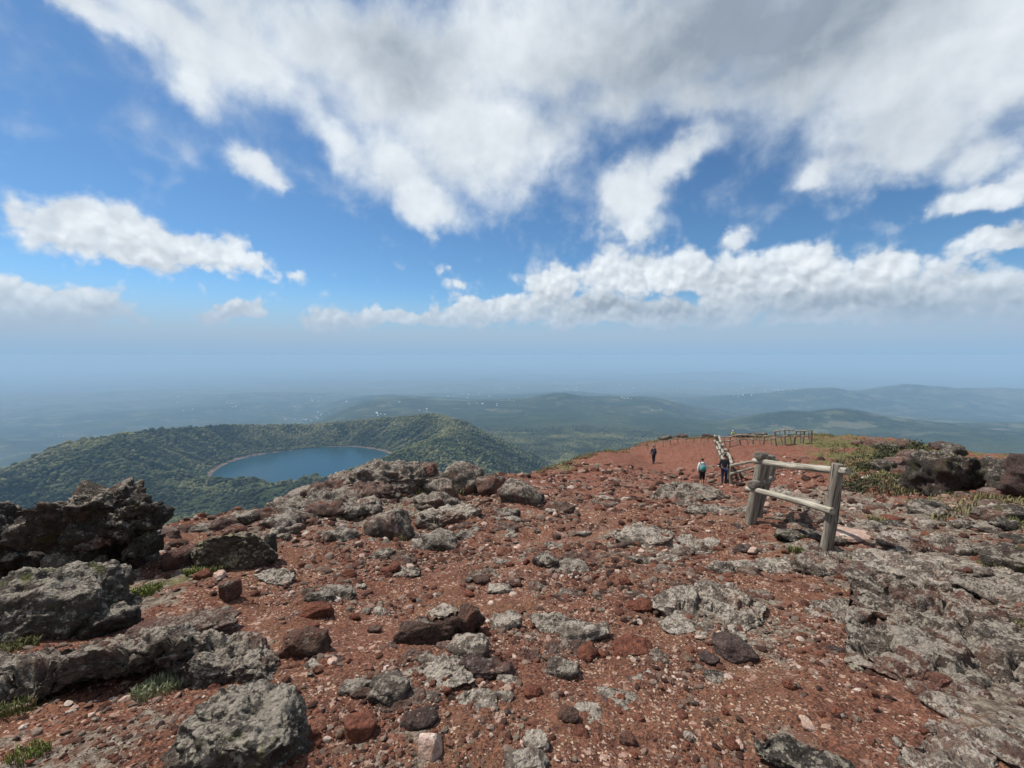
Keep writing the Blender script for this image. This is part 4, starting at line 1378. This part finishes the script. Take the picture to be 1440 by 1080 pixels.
def fence_line(pts, hgt, label, r=.075, rails=(.55, .95), brace=False, lean=.06, rail_mat=None, seg=8):
    p0 = np.array([pts[0][0], pts[0][1], gz_at(*pts[0])])
    f = empty('log_fence', p0)
    tag(f, label, 'fence', 'log fences')
    rr = np.random.default_rng(int(abs(p0[0]) * 100))
    B_, T_ = [], []
    for (x, y) in pts:
        z = gz_at(x, y)
        h = hgt * rr.uniform(.92, 1.1)
        b0 = np.array([x, y, z - .25])
        t0 = np.array([x + rr.uniform(-lean, lean), y + rr.uniform(-lean, lean), z + h])
        log_part('post', Vector(b0 - p0), Vector(t0 - p0), r, r * .9, MAT_POST, f, seg=seg, rings=3)
        B_.append(b0 + [0, 0, .25])
        T_.append(t0)
    for i in range(len(pts) - 1):
        for q in rails:
            a = B_[i] + (T_[i] - B_[i]) * q
            c = B_[i + 1] + (T_[i + 1] - B_[i + 1]) * q
            e = (c - a) / np.linalg.norm(c - a) * .15
            sd_ = np.array([e[1], -e[0], 0]) / .15 * (r * 1.3) * (-1 if i % 2 else 1)
            log_part('rail', Vector(a - e + sd_ - p0), Vector(c + e + sd_ - p0), r * .8, r * .72, rail_mat or MAT_RAIL, f, seg=seg, rings=3)
        if brace and i % 1 == 0:
            a = B_[i] + (T_[i] - B_[i]) * .05
            c = T_[i] + (B_[i + 1] - B_[i]) * .45
            a = a + (B_[i + 1] - B_[i]) * .6
            log_part('brace', Vector(a - p0 + np.array([0, -.2, 0])), Vector(c - p0), r * .7, r * .6, MAT_RAIL, f, seg=seg, rings=3)
    return f


def plan(px, depth):
    d = ray(px, 620)
    return (d[0] / d[1] * depth, depth)


fence_line([plan(1030, 22.5), plan(1086, 23.0)], 1.05, 'single far bay of pale rails behind the double posts', r=.085, rail_mat=MAT_RAIL)
fence_line([plan(px, dep) for px, dep in zip(np.linspace(1027, 1007, 11), np.linspace(23.5, 39.0, 11))], 1.15, 'long run of sunlit log fence climbing down the slope beside the walkers', r=.11)
fence_line([plan(px, 39.6) for px in np.linspace(1010, 1090, 6)], 1.0, 'thin far fence along the dark rocks on the crest', r=.06, lean=.2, brace=True)
fence_line([plan(px, 37.5) for px in np.linspace(1092, 1141, 5)], 1.25, 'pale far fence with slanting braces at the grassy end of the crest', r=.07, brace=True, lean=.15)
fence_line([plan(px, 43.5 + (px - 912) * .01) for px in np.linspace(912, 996, 9)], .7, 'faint thin fence on the grassy crest behind the dark walker', r=.035, lean=.12, rails=(.8,))


# ------------------------------------------------------------------ walkers
def plain(name, colr, rough=0.85):
    m, b, bs = new_mat(name)
    g = b.node('ShaderNodeNewGeometry')
    n = b.noise(g.outputs['Position'], 14.0, 4, 0.6)
    b.put(bs.inputs['Base Color'], b.mix(b.smooth(n, .35, .65), tuple(q * .75 for q in colr), colr))
    bs.inputs['Roughness'].default_value = rough
    return m


PM = {k: plain(k + '_cloth', v) for k, v in {'white': (.72, .74, .76), 'black': (.016, .016, .02), 'teal': (.03, .30, .25), 'navy': (.03, .04, .085), 'charcoal': (.03, .03, .036), 'slate': (.055, .06, .09), 'lime': (.48, .62, .10), 'boot': (.04, .03, .025)}.items()}
PM['skin'] = plain('skin', (.46, .27, .19), .6)
PM['hair'] = plain('hair', (.012, .010, .009), .6)


def skin_mesh(name, V, E, rad, mat, parent, root=0, levels=2):
    me = bpy.data.meshes.new(name)
    me.from_pydata([tuple(v) for v in V], E, [])
    o = obj(name, me, mat, parent)
    sk = o.modifiers.new('skin', 'SKIN')
    sk.use_smooth_shade = True
    for i, r in enumerate(rad):
        sv = me.skin_vertices[0].data[i]
        sv.radius = r if isinstance(r, tuple) else (r, r)
        sv.use_root = (i == root)
    ss = o.modifiers.new('sub', 'SUBSURF')
    ss.levels = levels
    ss.render_levels = levels
    return o


def person(px, py, height, face_deg, label, top, legs, pose, shorts=False, pack=None, hat=None, pos=None, hood=False, bag=None):
    """standing figure; local +y is where it faces. pose: stride, arm angles, lean"""
    p = hit(px, py) if pos is None else pos
    root = empty('person', p, R(face_deg))
    k = height / 1.70
    st, la, ra, lean = pose
    hip = .93 * k
    sh = 1.40 * k
    ly = lean

    def leg(side):
        s = st * side
        return [(side * .085 * k, 0, .90 * k), (side * .095 * k, .10 * s + .03, .50 * k), (side * .095 * k, .26 * s - .03, .09 * k), (side * .10 * k, .26 * s + .11, .035 * k)]

    def arm(side, a):
        e = (side * .235 * k, .10 * math.sin(a) + ly * .8, sh - .28 * k * math.cos(a * .4))
        h = (side * .225 * k, e[1] + .22 * math.sin(a + .35), e[2] - .23 * k * math.cos(a * .6))
        f = (side * .215 * k, h[1] + .06, h[2] - .09 * k)
        return [(side * .165 * k, ly, sh), e, h, f]
    torso = [(0, 0, hip), (0, ly * .4, 1.12 * k), (0, ly, 1.34 * k), (0, ly * 1.1, 1.47 * k), (0, ly * 1.25 + .01, 1.54 * k), (0, ly * 1.3 + .025, 1.61 * k), (0, ly * 1.3, 1.67 * k)]
    V = list(torso)
    E = [(i, i + 1) for i in range(6)]
    rad = [(.145 * k, .105 * k), (.13 * k, .095 * k), (.165 * k, .105 * k), .052 * k, (.07 * k, .08 * k), (.078 * k, .098 * k), (.06 * k, .075 * k)]
    for side in (-1, 1):
        q = leg(side)
        i0 = len(V)
        V += q
        E += [(0, i0), (i0, i0 + 1), (i0 + 1, i0 + 2), (i0 + 2, i0 + 3)]
        rad += [.088 * k, .058 * k, .040 * k, .038 * k]
        q = arm(side, la if side < 0 else ra)
        i0 = len(V)
        V += q
        E += [(2, i0), (i0, i0 + 1), (i0 + 1, i0 + 2), (i0 + 2, i0 + 3)]
        rad += [.055 * k, .042 * k, .030 * k, .028 * k]
    skin_mesh('body', V, E, rad, PM['skin'], root)
    # nose and face sit on the front of the head
    # upper garment with sleeves
    V = torso[:3] + [(0, ly * 1.05, 1.43 * k)]
    E = [(0, 1), (1, 2), (2, 3)]
    rad = [(.168 * k, .128 * k), (.158 * k, .122 * k), (.185 * k, .13 * k), (.085 * k, .085 * k)]
    for side in (-1, 1):
        q = arm(side, la if side < 0 else ra)[:3]
        i0 = len(V)
        V += q
        E += [(2, i0), (i0, i0 + 1), (i0 + 1, i0 + 2)]
        rad += [.075 * k, .058 * k, .045 * k]
    skin_mesh('jacket', V, E, rad, PM[top], root)
    # trousers
    V = [(0, 0, hip + .02)]
    E = []
    rad = [(.165 * k, .125 * k)]
    for side in (-1, 1):
        q = leg(side)
        end = q[2] if not shorts else tuple(np.array(q[1]) * .72 + np.array(q[2]) * .28)
        i0 = len(V)
        V += [q[0], q[1], end]
        E += [(0, i0), (i0, i0 + 1), (i0 + 1, i0 + 2)]
        rad += [.108 * k, .08 * k, .068 * k if shorts else .062 * k]
    skin_mesh('trousers', V, E, rad, PM[legs], root)
    for side in (-1, 1):
        q = leg(side)
        h = np.array(q[2]) + [0, -.05, -.045 * k]
        t = np.array(q[3]) + [0, .05, 0]
        skin_mesh('shoe', [h, (h + t) / 2 + [0, 0, .008], t], [(0, 1), (1, 2)], [(.048, .05), (.05, .045), (.042, .032)], PM['boot'], root)
    hd = np.array(torso[5])
    skin_mesh('hair' if not hat else 'hat', [hd + [0, -.055, -.04], hd + [0, -.035, .05], hd + [0, .02, .085]], [(0, 1), (1, 2)], [(.085 * k, .07 * k), (.092 * k, .088 * k), (.07 * k, .05 * k)], PM[hat or 'hair'], root)
    if hood:
        skin_mesh('hood', [(0, ly - .09, 1.44 * k), (0, ly - .11, 1.50 * k)], [(0, 1)], [(.11 * k, .06 * k), (.085 * k, .05 * k)], PM[top], root)
    if pack:
        pk = skin_mesh('backpack', [(0, -.20 + ly * .5, 1.00 * k), (0, -.22 + ly * .7, 1.15 * k), (0, -.19 + ly, 1.33 * k)], [(0, 1), (1, 2)], [(.13, .09), (.145, .11), (.11, .07)], PM[pack], root)
        for side in (-1, 1):
            skin_mesh('strap', [(side * .10, -.14 + ly, 1.36 * k), (side * .11, ly, 1.47 * k), (side * .11, .12 + ly, 1.33 * k), (side * .12, .08, 1.10 * k)], [(0, 1), (1, 2), (2, 3)], [.022] * 4, PM['black'], pk, levels=1)
    if bag:
        bg_ = skin_mesh('shoulder_bag', [(bag[1], -.02, .98 * k), (bag[1], .0, 1.18 * k)], [(0, 1)], [(.10, .14), (.09, .12)], PM[bag[0]], root)
        skin_mesh('patch', [(bag[1], -.16, 1.03 * k), (bag[1], -.15, 1.11 * k)], [(0, 1)], [(.07, .02), (.065, .02)], PM['white'], bg_, levels=1)
    tag(root, label, 'person')
    return root


person(987, 684, 1.62, -12, 'person in white hooded top with teal backpack and black knee-length trousers walking down', 'white', 'black', (.55, -.2, .3, .03), shorts=True, pack='teal', hood=True)
person(1018, 681, 1.62, -25, 'person in black jacket and navy trousers carrying black bag with white patch', 'charcoal', 'navy', (.3, .2, .2, .02), bag=('black', -.30))
person(919, 652, 1.60, -5, 'distant person in dark clothes with dark backpack on the red slope', 'slate', 'charcoal', (.7, .3, -.2, .05), pack='charcoal', hat='charcoal')
best_ = None
for bk in np.arange(0.3, 9.0, 0.2):
    q_ = crest(1033, bk)
    q_[2] = gz_at(q_[0], q_[1])
    top_ = at(1033, 605, q_[1])[2]
    e_ = abs(q_[2] + 1.6 - top_)
    if best_ is None or e_ < best_[0]:
        best_ = (e_, q_)
person(0, 0, 1.6, 200, 'distant person in lime jacket and white hat half hidden behind the crest', 'lime', 'charcoal', (.2, .1, .1, .0), hat='white', pos=best_[1])


# ------------------------------------------------------------------ grass and low plants
def grass_material(name, lo, hi):
    m, b, bs = new_mat(name)
    g = b.node('ShaderNodeNewGeometry')
    c = b.mix(g.outputs['Random Per Island'], lo, hi)
    b.put(bs.inputs['Base Color'], c)
    bs.inputs['Roughness'].default_value = 0.7
    bs.inputs['Subsurface Weight'].default_value = 0.0
    return m


MG = {'green': grass_material('fresh_grass', (0.045, 0.06, 0.016), (0.19, 0.18, 0.065)),
      'dry': grass_material('dry_grass', (0.09, 0.08, 0.03), (0.26, 0.225, 0.11)),
      'moss': grass_material('pale_moss', (0.13, 0.15, 0.07), (0.32, 0.33, 0.19)),
      'shrub': grass_material('low_shrub', (0.028, 0.032, 0.014), (0.085, 0.085, 0.04)),
      'bright': grass_material('bright_moss', (0.08, 0.10, 0.02), (0.21, 0.235, 0.055))}


def blades(base, n, rad, length, width, r, zf=None, spread=.6):
    """curved two-segment blades round base points"""
    V, F = [], []
    for i in range(n):
        a = r.uniform(0, 6.283)
        d = rad * math.sqrt(r.random())
        x, y = d * math.cos(a), d * math.sin(a)
        z = 0 if zf is None else zf(base[0] + x, base[1] + y) - base[2]
        L = length * r.uniform(.5, 1.15)
        b_ = r.uniform(0, 6.283)
        o = spread * r.uniform(.2, 1.1)
        dx_, dy_ = math.cos(b_), math.sin(b_)
        px_, py_ = -dy_ * width, dx_ * width
        k = len(V)
        V += [(x - px_, y - py_, z - .01), (x + px_, y + py_, z - .01),
              (x + dx_ * L * o * .35 + px_ * .8, y + dy_ * L * o * .35 + py_ * .8, z + L * .6), (x + dx_ * L * o * .35 - px_ * .8, y + dy_ * L * o * .35 - py_ * .8, z + L * .6),
              (x + dx_ * L * o, y + dy_ * L * o, z + L * (1 - .35 * o))]
        F += [(k, k + 1, k + 2, k + 3), (k + 3, k + 2, k + 4)]
    return V, F


r_ = np.random.default_rng(23)


def tuft(px, py, wpx, hpx, mat, n, label, name='grass_tuft', cat='grass', group='grass tufts among the rocks'):
    p = hit(px, py)
    rad = wpx / F_PX * p[1] / 2
    L = max(.03, hpx / F_PX * p[1])
    V, F = blades(p, n, rad, L, max(.0022, .0011 * p[1]), r_, zf=gz_at)
    me = bpy.data.meshes.new(name)
    me.from_pydata(V, [], F)
    o = obj(name, me, MG[mat])
    o.location = p
    tag(o, label, cat, group)


for a in ((222, 972, 62, 18, 'moss', 420, 'pale silvery green cushion of moss between the grey slabs', 'moss_cushion', 'moss'),
          (205, 832, 40, 10, 'bright', 260, 'bright yellow-green moss patch below the flat-topped black boulder', 'moss_cushion', 'moss'),
          (272, 806, 26, 9, 'bright', 160, 'bright green moss patch left of the rust-red stone', 'moss_cushion', 'moss'),
          (300, 803, 34, 9, 'green', 200, 'green grass under the leaning yellow-lichened boulder'),
          (150, 838, 50, 12, 'green', 200, 'dull green grass below the knobbly grey-green boulder'),
          (20, 915, 50, 16, 'green', 220, 'dark green grass in the hollow above the long grey layered slab'),
          (15, 1000, 50, 16, 'green', 220, 'green grass in the shade under the long grey layered slab'),
          (40, 1060, 50, 12, 'bright', 220, 'yellow-green moss among gravel below the shaded grass', 'moss_cushion', 'moss'),
          (90, 755, 20, 14, 'dry', 120, 'yellowish grass between the two black boulders'),
          (590, 694, 30, 10, 'dry', 160, 'dry yellow grass under the ridge outcrop lumps'),
          (635, 694, 36, 10, 'dry', 200, 'dry yellow grass before the rounded end boulder'),
          (490, 690, 26, 8, 'green', 140, 'green grass on the lake side of the ridge outcrop'),
          (625, 770, 34, 7, 'green', 160, 'greenish moss at the foot of the knobbly rock', 'moss_cushion', 'moss'),
          (560, 757, 26, 7, 'dry', 120, 'dry grass at the foot of the split boulder'),
          (1012, 832, 12, 10, 'green', 60, 'small fresh tuft on the large flat pale slab'),
          (1234, 820, 30, 9, 'green', 150, 'fresh green grass beside the pinkish rock'),
          (1118, 775, 22, 9, 'green', 110, 'fresh green tuft on the soil in front of the fence rails'),
          (1208, 788, 22, 7, 'green', 100, 'fresh green tuft below the pale pink plate'),
          (1232, 733, 24, 9, 'dry', 120, 'yellowish tuft on the stony ground behind the leaning post'),
          (1398, 800, 36, 16, 'dry', 200, 'yellow-green grass at the left foot of the black boulder'),
          (1410, 705, 60, 12, 'dry', 260, 'long yellow grass above the flat-topped dark boulder'),
          (1425, 740, 40, 10, 'green', 200, 'green grass below the flat-topped dark boulder'),
          (1225, 882, 30, 6, 'green', 120, 'thin grass at the inner corner of the lava pavement'),
          (1437, 880, 20, 8, 'green', 80, 'green sprig on the upper lava pavement'),
          (1270, 690, 30, 10, 'dry', 140, 'yellow tuft at the foot of the green slope')):
    kw = {}
    if len(a) > 7:
        kw = dict(name=a[7], cat=a[8], group='moss cushions among the rocks')
    tuft(*a[:7], **kw)

# the green slope and the grassy crest: uncountable low growth
V, F = [], []
VS, FS = [], []
Vd, Fd = [], []


def strew(px0, px1, py0, py1, cnt, L, lists, nb=5, wk=1.0, skew=0.0):
    for _ in range(cnt):
        py = r_.uniform(py0, py1)
        px = r_.uniform(px0, px1) + skew * (py - py0)
        p = hit(px, py)
        if p[1] > 58:
            continue
        v, f = blades(p, nb, .14 * wk, L * r_.uniform(.6, 1.3), .016 * wk, r_, zf=None, spread=.8)
        k = len(lists[0])
        lists[0].extend([(q[0] + p[0], q[1] + p[1], q[2] + p[2]) for q in v])
        lists[1].extend([tuple(j + k for j in ff) for ff in f])


strew(1135, 1260, 610, 676, 260, .18, (V, F), skew=.9)
strew(1130, 1300, 610, 690, 520, .22, (Vd, Fd), skew=.7)
strew(1160, 1290, 625, 700, 420, .2, (VS, FS), skew=.7)
strew(1300, 1440, 690, 730, 250, .12, (Vd, Fd), wk=.6)
for i in range(900):
    px = r_.uniform(755, 1010) if i % 3 else r_.uniform(1040, 1180)
    q_ = crest(px, r_.uniform(-2.5, 1.0))
    v, f = blades(q_, 5, .25, .24 * r_.uniform(.5, 1.3), .02, r_, spread=.8)
    L_ = (V, F) if i % 2 else (Vd, Fd)
    k = len(L_[0])
    L_[0].extend([(q[0] + q_[0], q[1] + q_[1], q[2] + q_[2]) for q in v])
    L_[1].extend([tuple(j + k for j in ff) for ff in f])
for nm, vv, ff, mt in (('ground_cover', V, F, 'green'), ('dry_ground_cover', Vd, Fd, 'dry'), ('heath', VS, FS, 'shrub')):
    me = bpy.data.meshes.new(nm)
    me.from_pydata(vv, [], ff)
    tag(obj(nm, me, MG[mt]), kind='stuff')


# low shrubs on the green slope
def shrub(px, py, wpx, label):
    p = hit(px, py)
    w = wpx / F_PX * p[1] / 2
    root = empty('shrub', p)
    n = 420
    r = np.random.default_rng(int(px * 7 + py))
    V_, F_ = [], []
    for i in range(n):
        d = r.normal(size=3)
        d /= np.linalg.norm(d)
        d *= r.uniform(.55, 1.0) * (1 + .25 * math.sin(d[0] * 5 + d[1] * 4))
        c = np.array([d[0] * w, d[1] * w, (abs(d[2]) * .8 + .12) * w])
        s_ = .09 * w * r.uniform(.6, 1.5)
        u = r.normal(size=3)
        u /= np.linalg.norm(u)
        v = np.cross(u, r.normal(size=3))
        v /= np.linalg.norm(v)
        k = len(V_)
        V_ += [tuple(c - u * s_), tuple(c + v * s_ * .6), tuple(c + u * s_), tuple(c - v * s_ * .6)]
        F_.append((k, k + 1, k + 2, k + 3))
    me = bpy.data.meshes.new('foliage')
    me.from_pydata(V_, [], F_)
    obj('foliage', me, MG['shrub'], root)
    for i in range(4):
        a = i * 1.6 + .3
        log_part('stem', (0, 0, -.03), (math.cos(a) * w * .5, math.sin(a) * w * .5, w * .6), .02 * w + .004, .008 * w + .002, MAT_POST, root, seg=6, rings=2)
    tag(root, label, 'shrub', 'shrubs on the green slope')


for i in range(10):
    py = r_.uniform(622, 692)
    px = r_.uniform(1185, 1290) + .6 * (py - 622)
    w_ = r_.uniform(18, 34)
    shrub(px, py, w_, ('small ', 'broad ')[w_ > 26] + ('dark green shrub on the upper part of the green slope', 'dark green shrub at the lower edge of the green slope')[py > 660])
for (px, py, w, t) in ((1198, 690, 36, 'dark shrub just behind the top of the leaning fence post'), (1225, 682, 30, 'dark shrub on bare ground near the leaning fence post')):
    shrub(px, py, w, t)
